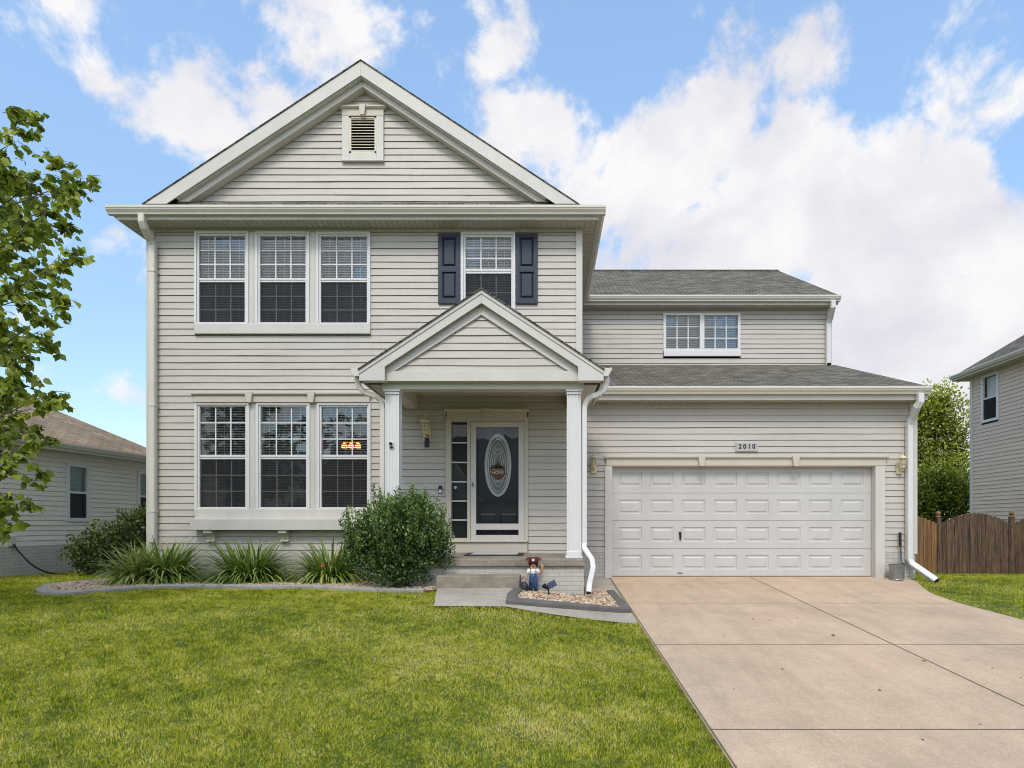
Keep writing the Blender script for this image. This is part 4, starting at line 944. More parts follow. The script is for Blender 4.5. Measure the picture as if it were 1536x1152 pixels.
skin_mesh('body', [(0,0,.26), (0,0,.32), (0,0,.36), (0,0,.405), (.06,0,.31), (.10,-.01,.25), (.125,-.03,.31), (.13,-.035,.37), (-.06,0,.31), (-.095,-.015,.235), (-.10,-.04,.17), (.118,-.035,.40), (.135,-.035,.405), (.15,-.035,.385)],
          [(0,1),(1,2),(2,3),(1,4),(4,5),(5,6),(6,7),(1,8),(8,9),(9,10),(7,11),(7,12),(7,13)], [.045,.05,.028,.055,.03,.022,.02,.022,.03,.022,.02,.007,.007,.007], SKIN, T)
skin_mesh('shirt', [(0,0,.24), (0,0,.33), (.06,0,.312), (.092,-.008,.262), (-.06,0,.312), (-.088,-.012,.25)], [(0,1),(1,2),(2,3),(1,4),(4,5)], [.055,.05,.042,.036,.042,.036], SHIRT, T)
skin_mesh('overalls', [(0,0,.15), (0,0,.21), (0,-.012,.27), (.038,0,.09), (.042,0,.02), (-.038,0,.09), (-.042,0,.02)], [(0,1),(1,2),(0,3),(3,4),(0,5),(5,6)], [.062,.064,.05,.042,.04,.042,.04], OVER, T)
m = MB()
for s in (-1, 1): m.sweep([(s*.032, -.062, .26), (s*.04, -.05, .32), (s*.038, .0, .352), (s*.03, .05, .30)], [(-.008, -.004), (.008, -.004), (.008, .004), (-.008, .004)], ref=(1, 0, 0))
m.build('strap', OVER, T)
m = MB(); m.lathe((0, .01, .43), [(.07, -.004), (.062, .0), (.062, .045), (.054, .07), (.02, .062)], 18)
brim = [(-.118, .05, .475), (-.10, .02, .445), (-.06, -.04, .442), (0, -.07, .445), (.06, -.04, .442), (.10, .02, .445), (.118, .05, .475), (.07, .085, .50), (0, .095, .47), (-.07, .085, .50)]
i = len(m.v); m.v += [(0, .01, .428)] + brim; m.f += [(i, i+1+k, i+1+(k+1) % 10) for k in range(10)]
m.prism_y([(-.06, .36), (-.075, .42), (-.05, .455), (.05, .455), (.075, .42), (.06, .36), (.04, .36), (-.04, .36)], .055, .075); m.build('hat', RED, T)
m = MB(); m.box(-.018, .018, -.058, -.05, .445, .475); m.build('hat_patch', SHIRT, T, .003)
m = MB()
for s in (-1, 1): m.ball((s*.018, -.047, .413), .007, .005, .009, 8)
m.sweep([(-.02, -.046, .380), (0, -.051, .374), (.02, -.046, .380)], [(-.003, -.003), (.003, -.003), (.003, .003), (-.003, .003)]); m.build('face_paint', BLACK, T)
m = MB(); m.ball((0, -.056, .395), .011, .012, .010, 8); m.build('nose', SKIN, T, smooth=True)
m = MB()
for s in (-1, 1): m.ball((s*.043, -.02, .012), .034, .055, .022, 10)
m.build('boots', BLACK, T, smooth=True)
# small dark watering can he holds
T = thing('watering_can', 'small dark grey watering can standing at the foot of the garden figure', 'watering can', (X(786.5, 8.55), 8.52, lz(-.32, 8.52)+.02))
m = MB(); m.lathe((0, 0, 0), [(.05, 0), (.056, .02), (.05, .12), (.03, .15)], 14); m.build('can', surf('dark_zinc', (.05, .055, .06), .4, .4, 9, metal=.5), T, smooth=True)
m = MB(); m.tube([(.045, -.01, .04), (.085, -.02, .12), (.10, -.025, .14)], .011, 7, .016); m.tube(arc((-.04, 0, .12), (-.10, 0, .20), (.02, 0, .21), 8), .007, 6); m.build('spout', BLACK, T)
# solar spot light
T = thing('solar_light', 'black solar spotlight with tilted panel staked in the gravel', 'garden light', (X(823, 8.55), 8.5, lz(-.0, 8.5)+.02))
m = MB(); m.tube([(0, 0, -.05), (0, 0, .09)], .011, 7); m.tube([(0, 0, .09), (-.03, 0, .125)], .02, 8); m.build('stake', BLACK, T)
m = MB(); m.tube([(-.075, -.02, .155), (-.02, 0, .115)], .036, 12, .026); m.build('lamp_head', BLACK, T)
q = MB(); q.box(-.062, .062, -.048, .048, -.006, .006); o = q.build('panel', surf('solar_cell', (.022, .028, .06), .2, .3, 20), T, .003); o.location = (.045, -.01, .165); o.rotation_euler = (R(55), R(-28), 0)
# bin and tool by the garage corner
bx, by = X(1343.5, 11.0), 10.98; bz = float(zd(11.0))+.012
T = thing('metal_bin', 'small galvanised steel bin on the ground at the garage corner', 'bin', (bx, by, bz))
m = MB(); m.lathe((0, 0, 0), [(.118, 0), (.12, .01), (.116, .02), (.122, .25), (.128, .262), (.128, .275), (.118, .28)], 24); m.build('can', STEEL, T, smooth=False)
m = MB(); m.lathe((0, 0, .274), [(.122, 0), (.12, .01), (.03, .02)], 24); m.build('lid', surf('dark_lid', (.10, .10, .10), .5, .3, 8, metal=.5), T); m = MB(); m.tube(arc((.12, 0, .2), (.18, 0, .28), (.12, 0, .3), 6), .012, 6); m.build('handle', BLACK, T)
T = thing('garden_tool', 'slim grey pole with black grip leaning upright beside the garage downspout', 'garden tool', (X(1353.5, 11.1), 11.1, bz))
m = MB(); m.tube([(0, 0, .02), (0, .06, .62)], .016, 8); m.box(-.03, .03, -.02, .02, 0, .22); m.build('pole', surf('grey_pole', (.10, .10, .10), .5, .3, 9), T); m = MB(); m.tube([(0, .06, .6), (0, .075, .86)], .022, 8, .026); m.build('grip', BLACK, T)

# fallen leaves on the driveway
LM = surf('dry_leaf', (.10, .055, .025), .9, .4, 30)
fl = [(1250, 954), (1087, 953), (1130, 929), (1155, 931), (1196, 927), (1386, 992), (1174, 1004), (1320, 1036), (1101, 1034), (1452, 990), (1489, 1003), (1531, 1017), (1470, 1087), (1384, 1110), (1172, 944)]
for k, (px, py) in enumerate(fl):
    Y = F*1.8/(py-722); sz = random.uniform(.02, .034) * (1.7 if k in (0, 5) else .9); a = random.uniform(0, 6.28)
    m = MB(); pts = [(0, -1), (.35, -.45), (.8, -.3), (.4, .1), (.55, .7), (0, .55), (-.5, .75), (-.4, .1), (-.8, -.25), (-.35, -.45)]
    i = len(m.v); m.v.append((0, 0, .004)); m.v += [(sz*.6*x, sz*.6*y, sz*(.12+.25*random.random())) for x, y in pts]; m.f += [(0, 1+j, 1+(j+1) % 10) for j in range(10)]
    o = m.build('fallen_leaf', LM); o.location = (X(px, Y), Y, float(zd(Y))+.013); o.rotation_euler = (0, 0, a)
    tag(o, 'larger dry brown leaf lying at mid driveway' if k == 0 else ('dry brown leaf lying on the long driveway joint' if k == 5 else 'small dry brown leaf fragment scattered on the driveway slabs'), 'leaf', 'fallen leaves on the driveway')

# ================================================================ PLANTS
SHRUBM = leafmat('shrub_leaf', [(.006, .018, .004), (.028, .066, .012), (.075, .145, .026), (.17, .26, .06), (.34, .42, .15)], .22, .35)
SHRUBM2 = leafmat('side_shrub_leaf', [(.014, .028, .006), (.045, .075, .014), (.09, .13, .026), (.18, .22, .06)], .22, .45)
sx, sy = X(597, 8.86), 8.86; szg = lz(sx, sy)
SHR = T = thing('round_shrub', 'dark green bushy shrub with upright shoots beside the porch steps', 'shrub', (sx, sy, szg))
blobs = [(0, 0, .58, .64, .58, .50), (-.46, -.05, .80, .34, .40, .44), (.48, 0, .90, .30, .38, .46), (.02, -.1, 1.02, .34, .40, .38), (.05, 0, .32, .50, .48, .34), (-.24, .1, 1.10, .22, .26, .32), (.30, -.1, 1.2, .18, .22, .30), (-.62, 0, .55, .22, .3, .3), (.66, -.05, .62, .2, .28, .3)]
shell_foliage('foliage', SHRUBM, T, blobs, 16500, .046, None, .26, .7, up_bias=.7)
m = MB(); sp = []; sd = []
for k in range(110):
    a = random.uniform(0, 6.28); r = random.uniform(.1, .80); b = Vector((r*math.cos(a), r*.75*math.sin(a), .9+.3*random.random()-.5*r*r)); L = random.uniform(.22, .48) * (1.35 if k < 3 else 1); d = Vector((math.cos(a)*.35*r, math.sin(a)*.3*r, 1)).normalized()
    if k == 0: b = Vector((.28, -.2, 1.12)); d = Vector((-.04, 0, 1)); L = .48
    m.tube([tuple(b), tuple(b+d*L)], .005, 4, .002)
    for q in range(int(L/.016)):
        t = q*.016; ph = q*2.4; sp.append(tuple(b+d*t)); sd.append((math.cos(ph)*.9+d.x, math.sin(ph)*.9+d.y, .7))
for k in range(14):
    a = random.uniform(0, 6.28); m.tube([(.08*math.cos(a), .08*math.sin(a), 0), (.3*math.cos(a), .3*math.sin(a), .5), (.5*math.cos(a), .42*math.sin(a), .95)], .016, 6, .006)
m.build('stem', BARK, T)
scatter('shoots', np.array(sp), np.array(sd), .052, LEAF4[0], LEAF4[1], SHRUBM, T, tint=rng.uniform(.3, .85, len(sp)))
SHR.scale = (.95, .95, .98)
sx, sy = -8.55, 11.9; szg = lz(sx, sy)
T = thing('spreading_shrub', 'dark olive shrub between the two houses beyond the left corner', 'shrub', (sx, sy, szg))
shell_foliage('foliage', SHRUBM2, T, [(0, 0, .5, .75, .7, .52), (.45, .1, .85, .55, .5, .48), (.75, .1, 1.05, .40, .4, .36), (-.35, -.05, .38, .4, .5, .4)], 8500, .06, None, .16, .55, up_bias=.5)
m = MB()
for k in range(9): a = random.uniform(0, 6.28); m.tube([(.1*math.cos(a), .1*math.sin(a), 0), (.4*math.cos(a)+.2, .35*math.sin(a), .8)], .02, 6, .008)
m.build('stem', BARK, T)

LILYM = leafmat('daylily_blade', [(.03, .065, .010), (.10, .18, .026), (.21, .31, .05), (.38, .44, .11), (.52, .48, .18)], .25, .4)
DEADM = leafmat('dry_blade', [(.16, .08, .03), (.30, .18, .07)], .2, .8)
def daylily(cx, cy, rad, label, n=330, H=.52, bloom=None, pale=0.0):
    z0 = lz(cx, cy)+.01; T = thing('daylily_clump', label, 'daylily', (cx, cy, z0), 'daylily clumps along the planting bed')
    def blades(m, r0, lo, hi, name, mat, t0, t1, w0=.011):
        a = rng.uniform(0, 2*np.pi, m); r = rad*r0*np.sqrt(rng.random(m)); bx, by = r*np.cos(a)*1.15, r*np.sin(a)*.7
        aa = a + rng.normal(0, .7, m); L = rng.uniform(lo, hi, m); lean = rng.uniform(.32, 1.6, m) * (.55+.6*r/(rad*r0+1e-6))
        K = 7; s = np.linspace(0, 1, K); th = lean[:, None]*.55 + (s**1.25)[None, :]*lean[:, None]*1.75     # angle from vertical along the blade
        ds = L[:, None]/(K-1); hx = np.cumsum(np.sin(th)*ds, 1) - np.sin(th[:, :1])*ds; hz = np.cumsum(np.cos(th)*ds, 1) - np.cos(th[:, :1])*ds
        px = bx[:, None]+hx*np.cos(aa)[:, None]; py = by[:, None]+hx*np.sin(aa)[:, None]; pz = np.maximum(hz, -.01+.03*rng.random((m, 1)))
        wd = (w0*rng.uniform(.7, 1.2, m))[:, None]*np.array([.7, .95, 1, .95, .8, .5, .06])[None, :]
        sx_, sy_ = -np.sin(aa)[:, None]*wd, np.cos(aa)[:, None]*wd
        v = np.stack([np.stack([px-sx_, py-sy_, pz], -1), np.stack([px, py, pz-.25*wd], -1), np.stack([px+sx_, py+sy_, pz], -1)], 2).reshape(-1, 3)
        f = []
        for b in range(m):
            o = b*K*3
            for k in range(K-1):
                p = o+k*3; f.append((p, p+1, p+4, p+3)); f.append((p+1, p+2, p+5, p+4))
        me = bpy.data.meshes.new(name); me.from_pydata(v.tolist(), [], f)
        at = me.attributes.new('tint', 'FLOAT', 'POINT'); tt = np.repeat(rng.uniform(t0, t1, m), K*3) + np.tile(np.repeat(np.linspace(-.06, .2, K), 3), m)
        at.data.foreach_set('value', np.clip(tt, 0, 1).astype(np.float32)); link(name, me, mat, T)
    blades(int(n*1.8), .45, H*.95, H*1.9, 'leaves', LILYM, .05+pale, .72+pale, .0165)
    blades(n//9, .5, H*.4, H*.9, 'dry_leaves', DEADM, 0, 1, .009)
    m = MB()
    for k in range(5):
        a = random.uniform(0, 6.28); q = random.uniform(.1, .3); m.tube([(q*.4*math.cos(a), q*.4*math.sin(a), 0), (q*.8*math.cos(a), q*.8*math.sin(a), H*.8), (q*1.25*math.cos(a), q*1.2*math.sin(a), H*1.30)], .0035, 5, .002)
        m.ball((q*1.25*math.cos(a), q*1.2*math.sin(a), H*1.31), .011, .011, .02, 6)
    m.build('flower_stalk', surf('dry_stalk', (.24, .19, .09), .9, .3, 20), T)
    if bloom:
        p = np.repeat([bloom], 6, 0)+rng.normal(0, .003, (6, 3)); a = np.arange(6)*np.pi/3
        scatter('bloom', p, np.stack([np.cos(a), -.6+0*a, np.sin(a)], 1), .052, LEAF4[0], LEAF4[1], leafmat('orange_petal', [(.55, .16, .02), (.70, .26, .05)], .3), T)
daylily(X(243, 9.75), 9.75, .60, 'widest daylily clump with paler blades spilling over the edging at the house corner', 430, .50, pale=.05)
daylily(X(371, 9.75), 9.8, .54, 'full arching daylily clump in the middle of the bed', 380, .52)
daylily(X(497, 9.8), 9.8, .48, 'daylily clump with one orange bloom next to the dark shrub', 320, .49, bloom=(-.02, -.30, .33))
xx, yy = X(205, 9.5), 9.5
daylily(xx, yy, .36, 'small yellowing daylily tuft at the left end of the row', 150, .46, pale=.22)

# ================================================================ FENCE, NEIGHBOURS, TREES
YFN = 15.3; fz0 = .47
FN = thing('wooden_fence', 'weathered brown wooden privacy fence with arched top and finial posts between the houses', 'fence', (10.5, YFN, fz0), world=True)
posts = [8.05, X(1408, YFN), X(1518, YFN), 13.75]
for i, (a, b) in enumerate(zip(posts, posts[1:])):
    m = MB(); n = int((b-a)/.096); w = (b-a)/n
    for k in range(n):
        u = (k+.5)/n; x0 = a+k*w+.004; x1 = a+(k+1)*w-.004; zt = Z(786, YFN) + (.28*math.sin(math.pi*u)) + random.uniform(-.008, .008); y = YFN+random.uniform(-.006, .006) + (.012 if k % 2 else 0)
        zb = lz((x0+x1)/2, YFN)-.03
        m.prism_y([(x0, zb), (x1, zb), (x1, zt-.03), (x1-.022, zt), (x0+.022, zt), (x0, zt-.03)], y-.01, y+.01)
    for zz in (.35, 1.05): m.box(a, b, YFN+.025, YFN+.06, fz0+zz, fz0+zz+.09)
    o = m.build('fence_panel', FENCE_OR if i == 0 else FENCE, FN)
    if i == 0: o['label'] = 'orange stained section of fence next to garage'
for p in posts:
    m = MB(); m.box(p-.05, p+.05, YFN-.035, YFN+.065, lz(p, YFN)-.05, Z(776, YFN)); o = m.build('post', FENCE, FN, .006)
    k = MB(); k.lathe((p, YFN+.015, Z(776, YFN)), [(.065, 0), (.065, .02), (.03, .035), (.03, .05), (.055, .08), (.06, .105), (.045, .135), (.012, .16)], 12); k.build('finial', FENCE_OR, o, smooth=True)

def nb_house(name, label, far, dvec, nvec, L, zb, zbrick, ze, wall_m, roof_m, slope, wins, W, h, over=.33):
    """neighbour: one visible long wall from its far corner toward the street, hip roof"""
    d = Vector((dvec[0], dvec[1], 0)).normalized(); n = Vector((nvec[0], nvec[1], 0)).normalized(); A = Vector((far[0], far[1], 0))
    T = thing(name, label, 'house', (A.x, A.y, zb), world=True)
    def P(u, v, z): q = A+d*u+n*v; return (q.x, q.y, z)
    m = MB(); siding(m, far, (d.x, d.y), (n.x, n.y), L, zbrick, ze-.05, [(a, b, c, e) for a, b, c, e, _ in wins], h=h, lap=.018)
    siding(m, P(0, -W, 0)[:2], (n.x, n.y), (-d.x, -d.y), W, zbrick, ze-.05, h=h, lap=.018); siding(m, P(L, 0, 0)[:2], (-n.x, -n.y), (d.x, d.y), W, zbrick, ze-.05, h=h, lap=.018)
    m.poly([P(0, -W, zb), P(L, -W, zb), P(L, -W, ze), P(0, -W, ze)]); m.build('wall', wall_m, T, fixn=False)
    m = MB(); c = [P(-.02, .02, 0), P(L+.02, .02, 0), P(L+.02, -W-.02, 0), P(-.02, -W-.02, 0)]; m.prism_z([(p[0], p[1]) for p in c], zb-.3, zbrick); m.build('brick_base', BRICK, T)
    m = MB()
    for u in (0, L): m.prism_z([P(u-.06, .03, 0)[:2], P(u+.06, .03, 0)[:2], P(u+.06, -.06, 0)[:2], P(u-.06, -.06, 0)[:2]], zbrick-.02, ze-.04)
    m.build('corner_board', TRIM, T)
    o = over; r = (W/2+o); zr = ze+slope*r
    c0, c1, c2, c3 = P(-o, o, ze), P(L+o, o, ze), P(L+o, -W-o, ze), P(-o, -W-o, ze); r0, r1 = P(-o+r, -W/2, zr), P(L+o-r, -W/2, zr)
    if L+2*o < 2*r: r0 = r1 = P(L/2, -W/2, zr)
    m = MB()
    for f in ((c0, c1, r1, r0), (c1, c2, r1), (c2, c3, r0, r1), (c3, c0, r0)): m.poly(f)
    m.build('roof', roof_m, T)
    m = MB(); m.poly([P(-o, o, ze-.14), P(L+o, o, ze-.14), P(L+o, -W-o, ze-.14), P(-o, -W-o, ze-.14)]); m.build('soffit', SOFFIT, T, fixn=False)
    m = MB()
    for a, b in ((c0, c1), (c1, c2), (c2, c3), (c3, c0)):
        p, q = Vector(a), Vector(b); e = (q-p).normalized(); s = Vector((e.y, -e.x, 0)); s = s if s.dot(p - (A+d*L/2-n*W/2)) > 0 else -s
        pr = [(0, -.15), (0, .0), (.11, .0), (.11, -.03), (.07, -.10), (.02, -.10), (.02, -.15)]
        m.prism([tuple(p - e*.0 + s*u + Vector((0, 0, v))) for u, v in pr], [tuple(q + e*.0 + s*u + Vector((0, 0, v))) for u, v in pr])
    m.build('gutter', GUTTER, T)
    for a, b, c, e, sty in wins:
        m = MB(); fw_ = .075
        def bx(u0, u1, z0, z1, v0=-.03, v1=.035): m.prism_z([P(u0, v0, 0)[:2], P(u1, v0, 0)[:2], P(u1, v1, 0)[:2], P(u0, v1, 0)[:2]], z0, z1)
        bx(a, a+fw_, c, e); bx(b-fw_, b, c, e); bx(a+fw_, b-fw_, e-fw_, e); bx(a+fw_, b-fw_, c, c+fw_, -.03, .045); zm = c+(e-c)*.5; bx(a+fw_, b-fw_, zm-.022, zm+.022, -.03, .012)
        w = m.build('window', WHITE, T)
        g = MB(); g.poly([P(a+fw_, .0, c+fw_), P(b-fw_, .0, c+fw_), P(b-fw_, .0, e-fw_), P(a+fw_, .0, e-fw_)]); g.build('pane', NGLASS, w, fixn=False)
        k = MB(); zz = c+fw_ if sty == 'green' else zm
        k.poly([P(a+fw_, -.09, zz), P(b-fw_, -.09, zz), P(b-fw_, -.09, e-fw_), P(a+fw_, -.09, e-fw_)]); k.build('shade', GREENBLIND if sty == 'green' else BLIND, w, fixn=False)
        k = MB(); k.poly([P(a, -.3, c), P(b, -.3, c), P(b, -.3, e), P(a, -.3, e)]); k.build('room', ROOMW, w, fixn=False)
        k = MB(); k.poly([P(a+fw_, .008, c+fw_), P(b-fw_, .008, c+fw_), P(b-fw_, .008, zm-.022), P(a+fw_, .008, zm-.022)]); k.build('screen', SCREEN, w, fixn=False)
    return T, P
nl = math.hypot(.101, 1)
def uL(Y): return (15.1-Y)*nl
NL, PL = nb_house('neighbour_house', 'grey one storey house with brown hip roof standing to the left', (-11.37+.101*15.1, 15.1), (-.101, -1), (1, -.101), 8.2, .75, 1.36, 3.42,
    NSID_L, SHINGLE_BR, .56, [(uL(13.16), uL(12.59), 1.84, 3.08, 'green'), (uL(14.97), uL(14.5), 1.84, 3.08, 'green')], 9.5, .1)
m = MB(); p = PL(uL(11.42), .02, 1.40); m.box(p[0]-.05, p[0]+.05, p[1]-.06, p[1]+.06, 1.36, 1.56); m.build('utility_box', TRIM, NL, .01)
pts = [(p[0]+.06, p[1], 1.40), (p[0]+.12, p[1], 1.30)] + [tuple(q) for q in arc((p[0]+.2, p[1]+.03, 1.18), (p[0]+.45, p[1]+.05, .86), (X(90, 12.05), 11.95, lz(-9.7, 11.95)+.015), 9)] + [(X(104, 11.9), 11.85, lz(-9.6, 11.9)+.012)]
m = MB(); m.tube(pts, .016, 8); o = m.build('garden_hose', BLACK, None, smooth=True); tag(o, 'black hose drooping from the wall of the left house to the grass', 'hose')
def uR(Y): return (18.3-Y)*math.hypot(.04, 1)
nb_house('neighbour_house', 'taupe two storey house with grey roof standing to the right behind the fence', (12.24+.04*18.3, 18.3), (-.04, -1), (-1, .04), 9.5, .4, .8, 6.36,
    NSID_R, SHINGLE, .72, [(uR(17.85), uR(17.14), 4.77, 6.17, 'white')], 9, .112, over=.36)

CROWN_COL = [(.012, .024, .004), (.035, .062, .008), (.075, .115, .014), (.14, .18, .025), (.24, .27, .05)]
TREEM = leafmat('bright_tree_leaf', [(.03, .055, .005), (.12, .155, .012), (.28, .31, .025), (.46, .47, .05), (.60, .58, .10)], .35, .45)
TREEM2 = leafmat('dark_tree_leaf', [(.03, .055, .006), (.11, .15, .015), (.24, .28, .03), (.40, .46, .05)], .3, .45)
def bg_tree(x, y, h, blobs, mat, n, size, label, lump=.38, depth=.85, name='tree'):
    z0 = lz(x, y); T = thing(name, label, 'tree', (x, y, z0))
    m = MB(); m.tube([(0, 0, -.2), (.05, 0, h*.25), (-.05, .05, h*.55), (.03, 0, h*.88)], .16, 8, .03)
    for b in blobs:
        for q in range(3):
            t = random.uniform(.25, .6); e = (b[0]+random.uniform(-.4, .4)*b[3], b[1]+random.uniform(-.4, .4)*b[4], b[2]+random.uniform(0, .6)*b[5])
            m.tube([(0, 0, h*t*.7), (e[0]*.5, e[1]*.5, (h*t*.7+e[2])/2+.1), e], .05, 6, .012)
    m.build('trunk', BARK, T, smooth=True)
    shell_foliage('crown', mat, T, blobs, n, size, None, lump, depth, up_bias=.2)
    return T
bg_tree(X(1396, 24), 24, 7, [(0, 0, 5.4, 1.25, 1.1, 1.2), (-.75, 0, 4.3, .9, .9, 1.1), (.85, 0, 4.7, .95, .9, 1.2), (.1, -.2, 3.5, 1.3, 1.1, .9), (.45, .1, 6.2, .75, .7, .8), (-.55, .1, 6.0, .7, .7, .75), (1.1, 0, 3.2, .8, .8, 1.2)], TREEM, 14000, .12, 'tall yellow green tree rising behind the fence between garage and right house')
bg_tree(X(1404, 22), 22, 3.6, [(0, 0, 2.0, 1.1, .9, 1.3), (-.8, 0, 1.9, .9, .8, 1.3), (.9, 0, 2.2, 1.0, .9, 1.4), (0, -.1, 2.9, 1.0, .8, .75)], TREEM2, 12000, .11, 'lower dark green tree directly behind the fence')
bg_tree(X(1330, 27), 27, 6.6, [(0, 0, 5.6, 1.1, 1, 1.3), (-.8, 0, 4.7, 1, 1, 1.3), (.5, 0, 4.3, 1, 1, 1.6)], TREEM, 3500, .18, 'tree whose top just shows over the lower garage roof')

# ---- near tree at the left edge: real limbs, twigs and single leaves
NTM = leafmat('near_tree_leaf', [(.05, .085, .010), (.14, .20, .018), (.25, .32, .03), (.38, .43, .055), (.54, .55, .13)], .5, .4)
def near_tree():
    bx, by = -7.55, 6.6; z0 = lz(bx, by); T = thing('leafy_tree', 'leafy green tree with drooping heart shaped leaves reaching in at the left edge', 'tree', (bx, by, z0))
    wood = MB(); wood.tube([(0, 0, -.15), (.05, .02, 1.0), (-.02, .0, 2.2), (.10, .03, 3.4), (.02, 0, 4.5)], .10, 10, .022)
    twigs = MB(); LP, LD = [], []
    tg = [(22, 160), (58, 172), (45, 205), (95, 245), (138, 268), (118, 300), (70, 270), (30, 260), (122, 382), (90, 400), (60, 350), (45, 300), (100, 455), (70, 440), (40, 430), (88, 520), (60, 500), (84, 590), (88, 604), (45, 560), (74, 655), (52, 640), (55, 700), (30, 690), (44, 752), (26, 785), (15, 740), (20, 600), (12, 480), (8, 380), (5, 660), (20, 530), (110, 340), (105, 285), (80, 320), (75, 480), (28, 345), (2, 250), (48, 395), (30, 575)]
    tips = [(Vector((X(px-9, Y)-bx, Y-by, Z(py, Y)-z0)), True) for px, py in tg for Y in (random.uniform(6.0, 7.2),)]
    for k in range(84):
        u = Vector(rand_unit(1)[0]) * random.uniform(.45, 1.0); c = Vector((u.x*1.75, u.y*1.7, 3.5+u.z*1.9))
        if c.x < 1.0: tips.append((c, False))
    for tip, vis in tips:
        hz = max(1.0, min(4.4, tip.z - random.uniform(.5, 1.3))); s = Vector((.04, .01, hz)); m = (s+tip)/2 + Vector((0, 0, -.12+.2*random.random()))
        path = [Vector(p) for p in arc(tuple(s), tuple(m + Vector((.1, 0, .1))), tuple(tip), 9)]
        wood.tube([tuple(p) for p in path[:8]], .017, 6, .004)
        nt = 15 if vis else 13
        for q in range(nt):
            t = 1.0 if q < 3 else random.uniform(.42 if vis else .25, 1.0)**.8; i = min(7, int(t*8)); p = path[i].lerp(path[i+1], t*8-i); d0 = (path[i+1]-path[i]).normalized()
            d = (d0*.55 + Vector(rand_unit(1)[0])*.85).normalized(); L = random.uniform(.10, .28) * (.7 if q < 3 else 1); e = p+d*L - Vector((0, 0, L*.25))
            twigs.tube([tuple(p), tuple((p+e)/2+Vector((0, 0, .02))), tuple(e)], .0035, 4, .0018)
            for j in range(random.randint(6, 10)):
                f = random.uniform(.15, 1.0); LP.append(tuple(p.lerp(e, f) + Vector(rand_unit(1)[0])*.02)); r = Vector(rand_unit(1)[0]); LD.append((d.x*.4+r.x*.7, d.y*.4+r.y*.7, -.55+r.z*.5))
    wood.build('trunk', TWIG, T, smooth=True); twigs.build('twigs', TWIG, T)
    n = len(LP); up = np.stack([rng.normal(0, .6, n), rng.normal(0, .6, n), np.ones(n)], 1)
    scatter('crown', np.array(LP), np.array(LD), rng.uniform(.05, .105, n), LEAFH[0], LEAFH[1], NTM, T, tint=np.clip(rng.beta(1.6, 1.6, n), 0, 1), up=None, width=1.0)
near_tree()

# ---- across the street (only ever seen mirrored in the windows)
def far_house(x, y, w, d, he, hr, label, wall_m):
    z0 = -.25; T = thing('street_house', label, 'house', (x, y, z0))
    m = MB(); m.box(-w/2, w/2, -d/2, d/2, 0, he); m.build('wall', wall_m, T)
    m = MB(); m.prism_x([(-d/2-.4, he), (0, hr), (d/2+.4, he), (d/2+.4, he-.15), (-d/2-.4, he-.15)], -w/2-.4, w/2+.4); m.build('roof', SHINGLE, T)
    m = MB(); m.prism_y([(-w*.32, he-.1), (-w*.1, hr-.4), (w*.12, he-.1)], 0, d/2+.5); m.build('front_gable', wall_m, T)
    m = MB(); m.box(w*.12, w*.42, d/2+.001, d/2+.06, 0, 2.2); m.build('garage_door', GDOOR, T)
    for u in (-.3, -.12): m = MB(); m.box(w*u-.5, w*u+.5, d/2+.001, d/2+.05, 1.1, 2.5); m.build('window', BLACK, T)
far_house(-6, -22, 17, 9, 3.6, 8.2, 'single storey house across the street to the left behind the viewer', NSID_L)
far_house(13, -24, 14, 9, 5.4, 8.8, 'two storey house across the street to the right behind the viewer', NSID_R)

# ================================================================ SKY, SUN, CAMERA
SUN_EL, SUN_AZ = R(50), math.atan2(-.14, -.98)      # azimuth of the sun from +Y toward +X
W = bpy.data.worlds.new('World'); S.world = W; W.use_nodes = True; nt = W.node_tree; L = nt.links.new
bg = nt.nodes['Background']; bg.inputs['Strength'].default_value = .135
sky = N(nt, 'ShaderNodeTexSky', sky_type='NISHITA'); sky.sun_disc = False; sky.sun_elevation = SUN_EL; sky.sun_rotation = SUN_AZ; sky.air_density = 1.0; sky.dust_density = .5; sky.ozone_density = 1.5
tc = N(nt, 'ShaderNodeTexCoord'); nv = N(nt, 'ShaderNodeVectorMath', operation='NORMALIZE'); L(tc.outputs['Generated'], nv.inputs[0])
def vmath(op, a, b=None, s=None):
    n = N(nt, 'ShaderNodeVectorMath', operation=op); L(a, n.inputs[0])
    if b is not None:
        if isinstance(b, tuple): n.inputs[1].default_value = b
        else: L(b, n.inputs[1])
    if s is not None: n.inputs['Scale'].default_value = s
    return n
def fmath(op, a, b, clamp=False):
    n = N(nt, 'ShaderNodeMath', operation=op); n.use_clamp = clamp
    for i, v in enumerate((a, b)):
        if isinstance(v, (int, float)): n.inputs[i].default_value = v
        else: L(v, n.inputs[i])
    return n.outputs[0]
def mrange(v, a, b, c, d, smooth=True):
    n = N(nt, 'ShaderNodeMapRange'); n.interpolation_type = 'SMOOTHSTEP' if smooth else 'LINEAR'
    for i, x in zip(('From Min', 'From Max', 'To Min', 'To Max'), (a, b, c, d)): n.inputs[i].default_value = x
    L(v, n.inputs['Value']); return n.outputs[0]
def noise(vec, scale, detail, rough, seed=(0, 0, 0), dist=0):
    m = N(nt, 'ShaderNodeMapping'); m.inputs['Location'].default_value = seed; L(vec, m.inputs['Vector'])
    n = N(nt, 'ShaderNodeTexNoise'); n.inputs['Scale'].default_value = scale; n.inputs['Detail'].default_value = detail; n.inputs['Roughness'].default_value = rough; n.inputs['Distortion'].default_value = dist
    L(m.outputs[0], n.inputs['Vector']); return n.outputs['Fac']
dirv = nv.outputs[0]
def sdir(px, py): v = Vector(((px-CX)/F, 1, (HY-py)/F)).normalized(); return tuple(v)
